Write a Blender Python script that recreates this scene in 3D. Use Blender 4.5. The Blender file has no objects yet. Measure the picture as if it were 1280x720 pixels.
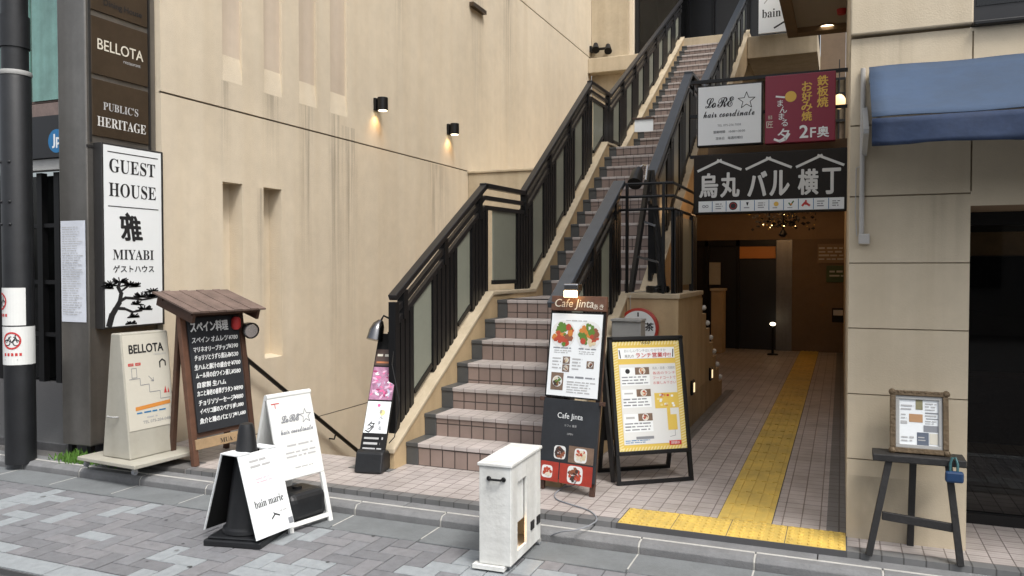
import bpy, bmesh, math, random
from mathutils import Vector, Matrix
R = random.Random(7)
sc = bpy.context.scene
col = sc.collection
PI = math.pi

# ------------------------------------------------------------------ camera, sky, sun, exposure
H = 1.45
FPX = 1002.0
YAW = math.atan2(412, 1002)
PITCH = math.atan2(25, 1002)
cd = bpy.data.cameras.new('camera')
cam = bpy.data.objects.new('camera', cd)
col.objects.link(cam)
cam.location = (0, 0, H)
cam.rotation_euler = (PI / 2 - PITCH, 0, YAW)
cd.sensor_width = 36
cd.lens = 36 * FPX / 1280
cd.clip_start = 0.05
cd.clip_end = 500
sc.camera = cam

SUN_EL, SUN_AZ = math.radians(58), math.radians(128)      # azimuth clockwise from +Y
world = bpy.data.worlds.new('World')
sc.world = world
world.use_nodes = True
nt = world.node_tree
bg = nt.nodes['Background']
sky = nt.nodes.new('ShaderNodeTexSky')
sky.sky_type = 'NISHITA'
sky.sun_disc = False
sky.sun_elevation = SUN_EL
sky.sun_rotation = SUN_AZ
sky.dust_density = 4.0
hs = nt.nodes.new('ShaderNodeHueSaturation')
hs.inputs['Saturation'].default_value = 0.28
nt.links.new(sky.outputs[0], hs.inputs['Color'])
nt.links.new(hs.outputs[0], bg.inputs[0])
bg.inputs[1].default_value = 0.15
sl = bpy.data.lights.new('sun', 'SUN')
sl.energy = 1.5
sl.angle = math.radians(15)
sl.color = (1.0, 0.96, 0.9)
sun = bpy.data.objects.new('sun', sl)
col.objects.link(sun)
d = Vector((math.sin(SUN_AZ) * math.cos(SUN_EL), math.cos(SUN_AZ) * math.cos(SUN_EL), math.sin(SUN_EL)))
sun.rotation_euler = d.to_track_quat('Z', 'Y').to_euler()
sun.location = (0, -3, 14)
vs = sc.view_settings
sc.display_settings.display_device = 'sRGB'
vs.view_transform = 'Standard'
vs.look = 'None'
vs.exposure = 0.72
vs.gamma = 1.0
vs.use_curve_mapping = False

# ------------------------------------------------------------------ camera geometry helpers (turn a pixel into a point on a real plane)
_fw = Vector((-math.sin(YAW) * math.cos(PITCH), math.cos(YAW) * math.cos(PITCH), -math.sin(PITCH)))
_rt = Vector((math.cos(YAW), math.sin(YAW), 0))
_up = _rt.cross(_fw)
_C = Vector((0, 0, H))
def ray(u, v): return _fw + _rt * ((u - 640) / FPX) - _up * ((v - 360) / FPX)
def onz(u, v, z=0.0):
    r = ray(u, v); return _C + r * ((z - _C.z) / r.z)
def ony(u, v, y):
    r = ray(u, v); return _C + r * ((y - _C.y) / r.y)
def onx(u, v, x):
    r = ray(u, v); return _C + r * ((x - _C.x) / r.x)

# ------------------------------------------------------------------ materials
MATS = {}
def lin(c):
    return tuple(((x / 12.92) if x <= 0.04045 else ((x + 0.055) / 1.055) ** 2.4) for x in [k / 255.0 for k in c])
def mat(name, c, rough=0.6, var=0.0, scale=8.0, metal=0.0, bump=0.0, bscale=60.0, streak=0.0, emit=None, es=0.0, spec=0.5, c2=None):
    """c linear rgb. var: amount of light/dark mottling; streak: vertical rain streaks; c2: second colour the mottling runs to."""
    if name in MATS: return MATS[name]
    m = bpy.data.materials.new(name); m.use_nodes = True
    n = m.node_tree; b = n.nodes['Principled BSDF']
    b.inputs['Roughness'].default_value = rough
    b.inputs['Metallic'].default_value = metal
    b.inputs['Specular IOR Level'].default_value = spec
    tc = n.nodes.new('ShaderNodeTexCoord')
    out = None
    if var > 0 or streak > 0:
        no = n.nodes.new('ShaderNodeTexNoise'); no.inputs['Scale'].default_value = scale
        no.inputs['Detail'].default_value = 6; no.inputs['Roughness'].default_value = 0.6
        n.links.new(tc.outputs['Object'], no.inputs['Vector'])
        rp = n.nodes.new('ShaderNodeValToRGB')
        rp.color_ramp.elements[0].position = 0.3; rp.color_ramp.elements[1].position = 0.72
        lo = tuple(max(0, k * (1 - var)) for k in (c2 or c)); hi = tuple(k * (1 + var * 0.5) for k in c)
        rp.color_ramp.elements[0].color = (*lo, 1); rp.color_ramp.elements[1].color = (*hi, 1)
        nf = n.nodes.new('ShaderNodeTexNoise'); nf.inputs['Scale'].default_value = scale * 6.5; nf.inputs['Detail'].default_value = 8; nf.inputs['Roughness'].default_value = 0.7
        n.links.new(tc.outputs['Object'], nf.inputs['Vector'])
        mf = n.nodes.new('ShaderNodeMix'); mf.data_type = 'FLOAT'; mf.inputs[0].default_value = 0.38
        n.links.new(no.outputs['Fac'], mf.inputs[2]); n.links.new(nf.outputs['Fac'], mf.inputs[3])
        n.links.new(mf.outputs[0], rp.inputs['Fac']); out = rp.outputs[0]
        if streak > 0:
            mp = n.nodes.new('ShaderNodeMapping'); mp.inputs['Scale'].default_value = (3.2, 3.2, 0.16)
            n.links.new(tc.outputs['Object'], mp.inputs['Vector'])
            n2 = n.nodes.new('ShaderNodeTexNoise'); n2.inputs['Scale'].default_value = 1.6; n2.inputs['Detail'].default_value = 5
            n.links.new(mp.outputs[0], n2.inputs['Vector'])
            r2 = n.nodes.new('ShaderNodeValToRGB')
            r2.color_ramp.elements[0].position = 0.36; r2.color_ramp.elements[1].position = 0.58
            k = 1 - streak
            r2.color_ramp.elements[0].color = (k, k * 0.985, k * 0.96, 1); r2.color_ramp.elements[1].color = (1, 1, 1, 1)
            n.links.new(n2.outputs['Fac'], r2.inputs['Fac'])
            mx = n.nodes.new('ShaderNodeMix'); mx.data_type = 'RGBA'; mx.blend_type = 'MULTIPLY'; mx.inputs[0].default_value = 1
            n.links.new(out, mx.inputs[6]); n.links.new(r2.outputs[0], mx.inputs[7]); out = mx.outputs[2]
        n.links.new(out, b.inputs['Base Color'])
    else:
        b.inputs['Base Color'].default_value = (*c, 1)
    if bump > 0:
        nb = n.nodes.new('ShaderNodeTexNoise'); nb.inputs['Scale'].default_value = bscale; nb.inputs['Detail'].default_value = 4
        n.links.new(tc.outputs['Object'], nb.inputs['Vector'])
        bp = n.nodes.new('ShaderNodeBump'); bp.inputs['Strength'].default_value = bump; bp.inputs['Distance'].default_value = 0.01
        n.links.new(nb.outputs['Fac'], bp.inputs['Height']); n.links.new(bp.outputs[0], b.inputs['Normal'])
    if emit:
        b.inputs['Emission Color'].default_value = (*emit, 1); b.inputs['Emission Strength'].default_value = es
    MATS[name] = m
    return m

def tile_mat(name, c1, c2, grout, tw, th, mortar, rough=0.55, offset=0.0, plane='XY', ribs=0.0, dirt=0.25):
    """tiles as a brick texture on real surfaces; plane picks which two object axes carry the pattern"""
    m = bpy.data.materials.new(name); m.use_nodes = True
    n = m.node_tree; b = n.nodes['Principled BSDF']; b.inputs['Roughness'].default_value = rough
    tc = n.nodes.new('ShaderNodeTexCoord')
    sp = n.nodes.new('ShaderNodeSeparateXYZ'); cb = n.nodes.new('ShaderNodeCombineXYZ')
    n.links.new(tc.outputs['Object'], sp.inputs[0])
    n.links.new(sp.outputs[plane[0]], cb.inputs[0]); n.links.new(sp.outputs[plane[1]], cb.inputs[1])
    br = n.nodes.new('ShaderNodeTexBrick'); br.offset = offset; br.squash = 1.0
    br.inputs['Scale'].default_value = 1.0
    br.inputs['Brick Width'].default_value = tw; br.inputs['Row Height'].default_value = th
    br.inputs['Mortar Size'].default_value = mortar; br.inputs['Mortar Smooth'].default_value = 0.25
    br.inputs['Color1'].default_value = (*c1, 1); br.inputs['Color2'].default_value = (*c2, 1); br.inputs['Mortar'].default_value = (*grout, 1)
    n.links.new(cb.outputs[0], br.inputs['Vector'])
    no = n.nodes.new('ShaderNodeTexNoise'); no.inputs['Scale'].default_value = 3.0; no.inputs['Detail'].default_value = 7; no.inputs['Roughness'].default_value = 0.65
    n.links.new(tc.outputs['Object'], no.inputs['Vector'])
    rp = n.nodes.new('ShaderNodeValToRGB'); rp.color_ramp.elements[0].position = 0.3; rp.color_ramp.elements[1].position = 0.65
    k = 1 - dirt
    rp.color_ramp.elements[0].color = (k, k, k * 0.97, 1); rp.color_ramp.elements[1].color = (1, 1, 1, 1)
    n.links.new(no.outputs['Fac'], rp.inputs['Fac'])
    mx = n.nodes.new('ShaderNodeMix'); mx.data_type = 'RGBA'; mx.blend_type = 'MULTIPLY'; mx.inputs[0].default_value = 1
    n.links.new(br.outputs['Color'], mx.inputs[6]); n.links.new(rp.outputs[0], mx.inputs[7])
    n.links.new(mx.outputs[2], b.inputs['Base Color'])
    inv = n.nodes.new('ShaderNodeMath'); inv.operation = 'SUBTRACT'; inv.inputs[0].default_value = 1.0
    n.links.new(br.outputs['Fac'], inv.inputs[1])
    hgt = inv.outputs[0]
    if ribs > 0:
        wv = n.nodes.new('ShaderNodeTexWave'); wv.bands_direction = 'Y'; wv.inputs['Scale'].default_value = 2 * PI / (20 * ribs)
        n.links.new(cb.outputs[0], wv.inputs['Vector'])
        ad = n.nodes.new('ShaderNodeMath'); ad.operation = 'MULTIPLY_ADD'; ad.inputs[1].default_value = 0.35
        n.links.new(wv.outputs['Fac'], ad.inputs[0]); n.links.new(hgt, ad.inputs[2]); hgt = ad.outputs[0]
    bp = n.nodes.new('ShaderNodeBump'); bp.inputs['Strength'].default_value = 0.6; bp.inputs['Distance'].default_value = 0.004
    n.links.new(hgt, bp.inputs['Height']); n.links.new(bp.outputs[0], b.inputs['Normal'])
    return m

def glass_mat(name, tint=(0.8, 0.85, 0.85), rough=0.0, alpha=0.25, spec=0.5):
    """thin pane: mirror reflection by Fresnel over plain transmission"""
    m = bpy.data.materials.new(name); m.use_nodes = True
    n = m.node_tree; n.nodes.remove(n.nodes['Principled BSDF'])
    tr = n.nodes.new('ShaderNodeBsdfTransparent'); tr.inputs[0].default_value = (*tint, 1)
    gl = n.nodes.new('ShaderNodeBsdfGlossy'); gl.inputs['Roughness'].default_value = rough
    fr = n.nodes.new('ShaderNodeFresnel'); fr.inputs['IOR'].default_value = 1.5
    ms = n.nodes.new('ShaderNodeMixShader')
    n.links.new(fr.outputs[0], ms.inputs[0]); n.links.new(tr.outputs[0], ms.inputs[1]); n.links.new(gl.outputs[0], ms.inputs[2])
    n.links.new(ms.outputs[0], n.nodes['Material Output'].inputs[0])
    return m

PLASTER = mat('beige_plaster', (0.665, 0.578, 0.445), 0.88, 0.17, 0.8, bump=0.45, bscale=130, streak=0.035)
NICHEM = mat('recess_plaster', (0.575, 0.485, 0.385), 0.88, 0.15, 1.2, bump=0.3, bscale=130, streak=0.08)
PLASTER2 = mat('beige_plaster_trim', (0.50, 0.42, 0.30), 0.85, 0.18, 2.5, bump=0.2, bscale=90, streak=0.12)
BLOCKP = mat('ochre_plaster', (0.50, 0.37, 0.215), 0.8, 0.2, 2.0, bump=0.2, bscale=80, streak=0.15)
PILLAR = mat('grey_beige_panel', (0.575, 0.49, 0.36), 0.75, 0.13, 1.6, bump=0.15, bscale=120, streak=0.10)
JOINT = mat('joint_dark', (0.10, 0.085, 0.07), 0.9)
JOINT2 = mat('joint_brown', (0.32, 0.265, 0.19), 0.9)
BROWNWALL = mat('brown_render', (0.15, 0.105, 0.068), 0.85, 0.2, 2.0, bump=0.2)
BLACK = mat('black_metal', (0.006, 0.006, 0.0065), 0.42, 0.25, 12, metal=0.0, spec=0.35)
RAILSKY = mat('sky_tinted_rail', (0.042, 0.05, 0.062), 0.32, 0.25, 10, metal=0.2)  # sky reflection painted into the dark rail's colour
RAILTOP = mat('dark_bronze_rail', (0.022, 0.021, 0.022), 0.36, 0.3, 10, metal=0.35)
BLACKMATTE = mat('black_matte', (0.006, 0.006, 0.0065), 0.7, 0.3, 20, spec=0.3)
BLACKPL = mat('black_plastic', (0.012, 0.013, 0.015), 0.45, 0.5, 9, bump=0.1, bscale=40)
CHROME = mat('chrome', (0.45, 0.45, 0.46), 0.22, metal=1.0)
STEEL = mat('weathered_steel', (0.23, 0.22, 0.205), 0.38, 0.25, 2.5, metal=0.75, streak=0.2)
STEELDK = mat('dark_steel', (0.06, 0.058, 0.057), 0.4, 0.25, 3, metal=0.6)
BRONZE = mat('bronze_panel', (0.085, 0.062, 0.042), 0.3, 0.25, 3.0, metal=0.45)
WHITE = mat('white_sign_face', (0.78, 0.81, 0.82), 0.35, 0.03, 4)
WHITEP = mat('white_paint', (0.72, 0.73, 0.71), 0.5, 0.06, 6)
PAPER = mat('paper', (0.62, 0.65, 0.71), 0.75, 0.08, 10)
CREAM = mat('cream_paint', (0.40, 0.385, 0.33), 0.5, 0.14, 4, streak=0.08)
CREAMSIGN = mat('cream_sign_face', (0.58, 0.555, 0.475), 0.45, 0.05, 5)
INK = mat('ink_black', (0.012, 0.012, 0.014), 0.6)
INKGREY = mat('ink_grey', (0.22, 0.23, 0.25), 0.7)
INKPALE = mat('ink_pale', (0.42, 0.42, 0.42), 0.7)
INKRED = mat('ink_red', (0.50, 0.035, 0.035), 0.6)
INKPINK = mat('ink_pink', (0.75, 0.12, 0.30), 0.6)
INKBLUE = mat('ink_blue', (0.02, 0.16, 0.36), 0.6)
INKGREEN = mat('ink_green', (0.06, 0.16, 0.03), 0.6)
CHALK = mat('chalk', (0.72, 0.74, 0.74), 0.9)
GOLD = mat('gold_letter', (0.72, 0.46, 0.08), 0.5)
SILVERL = mat('silver_letter', (0.62, 0.62, 0.60), 0.45)
PALEL = mat('pale_letter', (0.66, 0.62, 0.52), 0.5)
REDSIGN = mat('crimson_sign_face', (0.235, 0.010, 0.036), 0.4, 0.08, 5)
DARKSIGN = mat('dark_brown_board', (0.015, 0.011, 0.008), 0.6, 0.4, 5, spec=0.3)
SLATE = mat('chalkboard', (0.018, 0.021, 0.026), 0.8, 0.4, 6)
WOODDK = mat('dark_wood', (0.07, 0.033, 0.02), 0.6, 0.45, 7, bump=0.3, bscale=30)
WOODRED = mat('red_brown_wood', (0.12, 0.055, 0.032), 0.6, 0.4, 7, bump=0.3, bscale=30)
WOODROOF = mat('weathered_roof_wood', (0.165, 0.115, 0.095), 0.8, 0.55, 9, bump=0.4, bscale=30)
WOODBLK = mat('black_stained_wood', (0.022, 0.021, 0.021), 0.55, 0.5, 10, bump=0.3, bscale=40)
WOODPALE = mat('pale_wood', (0.36, 0.25, 0.14), 0.6, 0.3, 8)
WHITEWOOD = mat('white_washed_wood', (0.72, 0.73, 0.71), 0.6, 0.16, 10, bump=0.3, bscale=30, streak=0.22)
FROST = mat('frosted_panel', (0.23, 0.245, 0.20), 0.35, 0.12, 3.0)
YELLOWT = mat('tactile_yellow', (0.66, 0.455, 0.095), 0.65, 0.22, 3.5, bump=0.1, bscale=60, c2=(0.50, 0.36, 0.10))
YELLOWP = mat('poster_yellow', (0.66, 0.47, 0.09), 0.5)
YELLOWL = mat('poster_pale_yellow', (0.72, 0.62, 0.30), 0.5)
ORANGE = mat('orange_print_and_glow', (0.60, 0.24, 0.05), 0.5)
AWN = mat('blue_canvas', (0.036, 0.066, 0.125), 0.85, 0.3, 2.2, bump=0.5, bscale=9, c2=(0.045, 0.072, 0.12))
AWNSHADE = mat('blue_canvas_shaded', (0.018, 0.034, 0.078), 0.85, 0.4, 5, bump=0.8, bscale=7)  # same canvas darkened to put the valance in shade
GREYMET = mat('grey_painted_metal', (0.36, 0.36, 0.35), 0.5, 0.15, 6)
CONDUIT = mat('grey_conduit', (0.42, 0.40, 0.37), 0.5, 0.1, 6)
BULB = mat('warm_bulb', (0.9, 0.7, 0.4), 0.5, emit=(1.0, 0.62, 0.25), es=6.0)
BULBDIM = mat('warm_bulb_dim', (0.7, 0.5, 0.25), 0.5, emit=(1.0, 0.65, 0.3), es=0.9)
BULBSTEP = mat('step_light_lens', (0.7, 0.6, 0.45), 0.5, emit=(1.0, 0.75, 0.42), es=0.8)
BULBW = mat('white_bulb', (0.9, 0.85, 0.7), 0.5, emit=(1.0, 0.86, 0.6), es=4.0)
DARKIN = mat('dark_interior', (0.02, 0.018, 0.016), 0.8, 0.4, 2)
DARKSHOP = mat('dark_shopfront', (0.012, 0.012, 0.014), 0.35, 0.3, 3)
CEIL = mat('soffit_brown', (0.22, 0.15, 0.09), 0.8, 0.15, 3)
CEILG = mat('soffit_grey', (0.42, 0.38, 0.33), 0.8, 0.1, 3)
GLASS = glass_mat('clear_glass', (0.55, 0.58, 0.58))
GLASSDK = glass_mat('smoked_glass', (0.30, 0.31, 0.32))
TEALG = mat('teal_glass', (0.16, 0.33, 0.29), 0.15, 0.45, 1.4, streak=0.3, spec=0.8)
STONEBAND = mat('pink_granite', (0.22, 0.16, 0.14), 0.5, 0.35, 14)
GRANITE = mat('dark_granite', (0.085, 0.085, 0.088), 0.55, 0.35, 30, bump=0.15)
KERBM = mat('kerb_concrete', (0.185, 0.188, 0.192), 0.8, 0.3, 8, bump=0.4, bscale=120)
KERBLT = mat('kerb_worn_edge', (0.46, 0.45, 0.42), 0.85, 0.3, 20)
GUTTER = mat('gutter_concrete', (0.16, 0.172, 0.178), 0.85, 0.28, 5, bump=0.4, bscale=150)
ASPHALT = mat('asphalt', (0.055, 0.055, 0.057), 0.9, 0.3, 25, bump=0.6, bscale=260)
EARTH = mat('grimy_concrete', (0.13, 0.125, 0.12), 0.9, 0.45, 6, bump=0.4)
PAV = [mat('paver_' + k, c, 0.85, 0.25, 20, bump=0.35, bscale=160) for k, c in
       (('mid', (0.185, 0.188, 0.20)), ('dark', (0.158, 0.160, 0.170)), ('warm', (0.195, 0.194, 0.204)), ('light', (0.27, 0.292, 0.306)))]
PAVJOINT = mat('paver_joint', (0.075, 0.075, 0.078), 0.95)
TILE = tile_mat('pink_floor_tile', (0.465, 0.42, 0.40), (0.40, 0.36, 0.345), (0.19, 0.16, 0.15), 0.1, 0.1, 0.0035, 0.5, ribs=0.033, dirt=0.32)
TILEDK = tile_mat('grey_border_tile', (0.17, 0.17, 0.172), (0.145, 0.147, 0.15), (0.07, 0.07, 0.07), 0.1, 0.1, 0.004, 0.5)
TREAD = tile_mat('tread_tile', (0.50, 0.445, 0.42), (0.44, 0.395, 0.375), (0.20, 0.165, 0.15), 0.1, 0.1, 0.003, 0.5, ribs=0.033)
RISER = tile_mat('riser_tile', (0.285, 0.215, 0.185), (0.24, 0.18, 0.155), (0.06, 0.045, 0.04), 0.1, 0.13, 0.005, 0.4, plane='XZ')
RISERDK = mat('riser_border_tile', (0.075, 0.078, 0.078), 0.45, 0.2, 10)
LEAFG = mat('weed_green', (0.10, 0.22, 0.03), 0.6, 0.4, 20)
FOOD = [mat('food_' + k, c, 0.5) for k, c in (('tomato', (0.42, 0.06, 0.03)), ('leaf', (0.10, 0.20, 0.03)), ('rice', (0.62, 0.52, 0.34)), ('meat', (0.24, 0.08, 0.04)),
        ('carrot', (0.55, 0.20, 0.04)), ('dark', (0.05, 0.03, 0.025)), ('cream', (0.65, 0.58, 0.45)))]
PLATE = mat('white_plate', (0.70, 0.70, 0.68), 0.4)
PHOTOBG = mat('photo_background', (0.20, 0.13, 0.09), 0.5, 0.5, 14)
PHOTORED = mat('photo_red', (0.36, 0.035, 0.02), 0.5, 0.3, 20)

# ------------------------------------------------------------------ mesh builder
_tcache = {}
def text_mesh(body, bold=0.0, res=3):
    k = (body, bold)
    if k in _tcache: return _tcache[k]
    c = bpy.data.curves.new('tmp', 'FONT'); c.body = body; c.offset = bold; c.resolution_u = res
    o = bpy.data.objects.new('tmp', c)
    me = o.to_mesh()
    vv = [v.co.copy() for v in me.vertices]; ff = [tuple(p.vertices) for p in me.polygons]
    o.to_mesh_clear()
    bpy.data.objects.remove(o); bpy.data.curves.remove(c)
    if not vv: vv = [Vector((0, 0, 0))]
    x0 = min(v.x for v in vv); x1 = max(v.x for v in vv); y0 = min(v.y for v in vv); y1 = max(v.y for v in vv)
    _tcache[k] = (vv, ff, x0, x1, y0, y1)
    return _tcache[k]
def mathfont(s, up, lo):
    return ''.join(chr(up + ord(c) - 65) if 'A' <= c <= 'Z' else chr(lo + ord(c) - 97) if 'a' <= c <= 'z' else c for c in s)
def serif(s): return mathfont(s, 0x1D400, 0x1D41A)
def script(s): return mathfont(s, 0x1D4D0, 0x1D4EA)

def frame(o, x, n):
    """o origin, x right axis, n outward normal (both world); y = up along the face"""
    x = Vector(x).normalized(); n = Vector(n).normalized(); y = n.cross(x).normalized(); x = y.cross(n)
    M = Matrix.Identity(4)
    for i, a in enumerate((x, y, n)):
        M[0][i], M[1][i], M[2][i] = a.x, a.y, a.z
    M.translation = Vector(o)
    return M
def lean(A, x, ang):
    """board standing at A with horizontal axis x, leaning back by ang (radians)"""
    x = Vector((x[0], x[1], 0)).normalized(); n0 = x.cross(Vector((0, 0, 1)))
    n = n0 * math.cos(ang) + Vector((0, 0, 1)) * math.sin(ang)
    return frame(A, x, n)
def loc2(M, u, v):
    """pixel ray met with a board plane, in board coordinates"""
    n = Vector((M[0][2], M[1][2], M[2][2])); o = M.translation; r = ray(u, v)
    p = _C + r * ((o - _C).dot(n) / r.dot(n))
    q = M.inverted() @ p
    return q.x, q.y

class MB:
    def __init__(s): s.v = []; s.f = []; s.mi = []; s.mats = []
    def idx(s, m):
        if m not in s.mats: s.mats.append(m)
        return s.mats.index(m)
    def add(s, vs_, fs, m, M=None):
        b = len(s.v); k = s.idx(m)
        s.v += [(M @ Vector(p)) if M else Vector(p) for p in vs_]
        for f in fs: s.f.append(tuple(b + i for i in f)); s.mi.append(k)
        return s
    def box(s, a, b, m, M=None):
        x0, y0, z0 = [min(p, q) for p, q in zip(a, b)]; x1, y1, z1 = [max(p, q) for p, q in zip(a, b)]
        return s.add([(x0, y0, z0), (x1, y0, z0), (x1, y1, z0), (x0, y1, z0), (x0, y0, z1), (x1, y0, z1), (x1, y1, z1), (x0, y1, z1)],
                     [(0, 3, 2, 1), (4, 5, 6, 7), (0, 1, 5, 4), (1, 2, 6, 5), (2, 3, 7, 6), (3, 0, 4, 7)], m, M)
    def rect(s, x0, x1, y0, y1, z, m, M=None):
        return s.add([(x0, y0, z), (x1, y0, z), (x1, y1, z), (x0, y1, z)], [(0, 1, 2, 3)], m, M)
    def poly(s, pts, z, m, M=None):
        return s.add([(p[0], p[1], z) for p in pts], [tuple(range(len(pts)))], m, M)
    def prism(s, pts, z0, z1, m, M=None):
        n = len(pts)
        v = [(p[0], p[1], z0) for p in pts] + [(p[0], p[1], z1) for p in pts]
        f = [tuple(range(n - 1, -1, -1)), tuple(range(n, 2 * n))] + [(i, (i + 1) % n, n + (i + 1) % n, n + i) for i in range(n)]
        return s.add(v, f, m, M)
    def bar(s, p, q, w, h, m, up=(0, 0, 1), M=None):
        """box beam from p to q; w across, h along up"""
        p, q = Vector(p), Vector(q); d_ = (q - p); L = d_.length; d_.normalize()
        u = Vector(up); sd = d_.cross(u).normalized(); u = sd.cross(d_)
        F = Matrix.Identity(4)
        for i, a in enumerate((d_, sd, u)): F[0][i], F[1][i], F[2][i] = a.x, a.y, a.z
        F.translation = p
        if M: F = M @ F
        return s.box((0, -w / 2, -h / 2), (L, w / 2, h / 2), m, F)
    def tube(s, pts, r, m, n=8, M=None, cap=True):
        pts = [Vector(p) for p in pts]; v = []; f = []
        rr = r if isinstance(r, (list, tuple)) else [r] * len(pts)
        prev = None
        for i, p in enumerate(pts):
            t = (pts[min(i + 1, len(pts) - 1)] - pts[max(i - 1, 0)]).normalized()
            a = prev or (Vector((0, 0, 1)) if abs(t.z) < 0.9 else Vector((1, 0, 0)))
            sd = t.cross(a).normalized(); a2 = sd.cross(t).normalized(); prev = a2
            for k in range(n):
                g = 2 * PI * k / n
                v.append(p + (sd * math.cos(g) + a2 * math.sin(g)) * rr[i])
        for i in range(len(pts) - 1):
            for k in range(n): f.append((i * n + k, i * n + (k + 1) % n, (i + 1) * n + (k + 1) % n, (i + 1) * n + k))
        if cap: f += [tuple(range(n - 1, -1, -1)), tuple((len(pts) - 1) * n + k for k in range(n))]
        return s.add(v, f, m, M)
    def lathe(s, prof, c, m, n=20, M=None):
        c = Vector(c); v = []; f = []
        for r, z in prof:
            for k in range(n): v.append(c + Vector((r * math.cos(2 * PI * k / n), r * math.sin(2 * PI * k / n), z)))
        for i in range(len(prof) - 1):
            for k in range(n): f.append((i * n + k, i * n + (k + 1) % n, (i + 1) * n + (k + 1) % n, (i + 1) * n + k))
        f += [tuple(range(n - 1, -1, -1)), tuple((len(prof) - 1) * n + k for k in range(n))]
        return s.add(v, f, m, M)
    def disc(s, x, y, r, z, m, M=None, n=24, ry=None):
        return s.poly([(x + r * math.cos(2 * PI * k / n), y + (ry or r) * math.sin(2 * PI * k / n)) for k in range(n)], z, m, M)
    def ring(s, x, y, r0, r1, z, m, M=None, n=28):
        v = [(x + r * math.cos(2 * PI * k / n), y + r * math.sin(2 * PI * k / n), z) for r in (r0, r1) for k in range(n)]
        return s.add(v, [(k, (k + 1) % n, n + (k + 1) % n, n + k)[::-1] for k in range(n)], m, M)
    def sphere(s, c, r, m, n=12, sc_=(1, 1, 1)):
        prof = [(max(1e-4, r * math.sin(PI * i / 8)), -r * math.cos(PI * i / 8)) for i in range(9)]
        M = Matrix.Translation(Vector(c)) @ Matrix.Diagonal((*sc_, 1))
        return s.lathe(prof, (0, 0, 0), m, n, M)
    def stroke(s, pts, w, z, m, M=None):
        """flat painted line through 2d points"""
        for (x0, y0), (x1, y1) in zip(pts[:-1], pts[1:]):
            L = math.hypot(x1 - x0, y1 - y0) or 1e-6; nx, ny = -(y1 - y0) / L * w / 2, (x1 - x0) / L * w / 2
            ex, ey = (x1 - x0) / L * w * 0.25, (y1 - y0) / L * w * 0.25
            s.poly([(x0 - nx - ex, y0 - ny - ey), (x1 - nx + ex, y1 - ny + ey), (x1 + nx + ex, y1 + ny + ey), (x0 + nx - ex, y0 + ny - ey)], z, m, M)
        return s
    def text(s, body, x, y, h, m, M, w=None, al='C', bold=0.0, z=0.0015, shear=0.0, ref=None):
        """printed lettering: fitted to height h (or width w), anchored at (x, y) = bottom left / centre / right"""
        vv, ff, x0, x1, y0, y1 = text_mesh(body)
        if bold:                                    # heavier weight: the same glyphs laid again, each a hair wider and a hair higher
            bb = bold * h * 1.1
            for i_, (dx_, dy_) in enumerate(((-1, 0), (1, 0), (0, -0.8), (0, 0.8), (-0.7, -0.6), (0.7, 0.6), (-0.7, 0.6), (0.7, -0.6))):
                s.text(body, x + dx_ * bb, y + dy_ * bb, h, m, M, w, al, 0.0, z + 0.00012 * (i_ + 1), shear)
        k = h / max(1e-6, (y1 - y0)); kx = (w / max(1e-6, x1 - x0)) if w else k
        W = (x1 - x0) * kx; ox = x - (W / 2 if al == 'C' else W if al == 'R' else 0)
        return s.add([(ox + (v.x - x0) * kx + shear * (v.y - y0) * k, y + (v.y - y0) * k, z) for v in vv], ff, m, M)
    def lines(s, x0, x1, y0, y1, n, m, M, z=0.0015, fill=0.5, rnd=None, ragged=0.3):
        """small print too fine to read: rows of word-sized marks"""
        rnd = rnd or R
        st = (y1 - y0) / n
        for i in range(n):
            yb = y1 - (i + 1) * st + st * (1 - fill) / 2; x = x0; xe = x1 - (x1 - x0) * ragged * rnd.random()
            while x < xe:
                w = st * rnd.uniform(0.8, 3.2); w = min(w, xe - x)
                s.rect(x, x + w, yb + st * 0.06 * rnd.random(), yb + st * fill * rnd.uniform(0.75, 1), z, m, M)
                x += w + st * rnd.uniform(0.25, 0.6)
        return s
    def build(s, name, parent=None, bev=0.0, smooth=False, seg=2):
        me = bpy.data.meshes.new(name)
        o = bpy.data.objects.new(name, me)
        off = Vector((0, 0, 0))
        if parent is not None:
            o.parent = parent
            off = root_loc(parent)
        me.from_pydata([tuple(v - off) for v in s.v], [], s.f)
        for m in s.mats: me.materials.append(m)
        me.polygons.foreach_set('material_index', s.mi)
        if smooth:
            me.polygons.foreach_set('use_smooth', [True] * len(s.f))
            me.set_sharp_from_angle(angle=math.radians(40))
        me.update()
        col.objects.link(o)
        if bev > 0:
            b = o.modifiers.new('edge', 'BEVEL'); b.width = bev; b.segments = seg; b.limit_method = 'ANGLE'; b.angle_limit = math.radians(40)
        return o
def root_loc(o):
    p = Vector((0, 0, 0))
    while o is not None: p += o.location; o = o.parent
    return p
def thing(name, label, cat, loc, group=None):
    o = bpy.data.objects.new(name, None); col.objects.link(o); o.location = Vector(loc); o.empty_display_size = 0.1
    o['label'] = label; o['category'] = cat
    if group: o['group'] = group
    return o
def tag(o, label, cat, group=None):
    o['label'] = label; o['category'] = cat
    if group: o['group'] = group
    return o
def solo(mb, name, label, cat, loc, group=None, bev=0.0, smooth=False):
    """a thing that is one mesh, its origin at loc"""
    loc = Vector(loc)
    mb.v = [v - loc for v in mb.v]
    o = mb.build(name, None, bev, smooth); o.location = loc
    return tag(o, label, cat, group)
def struct(mb, name, bev=0.0, kind='structure'):
    o = mb.build(name, None, bev); o['kind'] = kind
    return o
def copy_tree(o, parent=None):
    c = o.copy(); col.objects.link(c)
    if parent: c.parent = parent
    for ch in list(o.children): copy_tree(ch, c)
    return c

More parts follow.
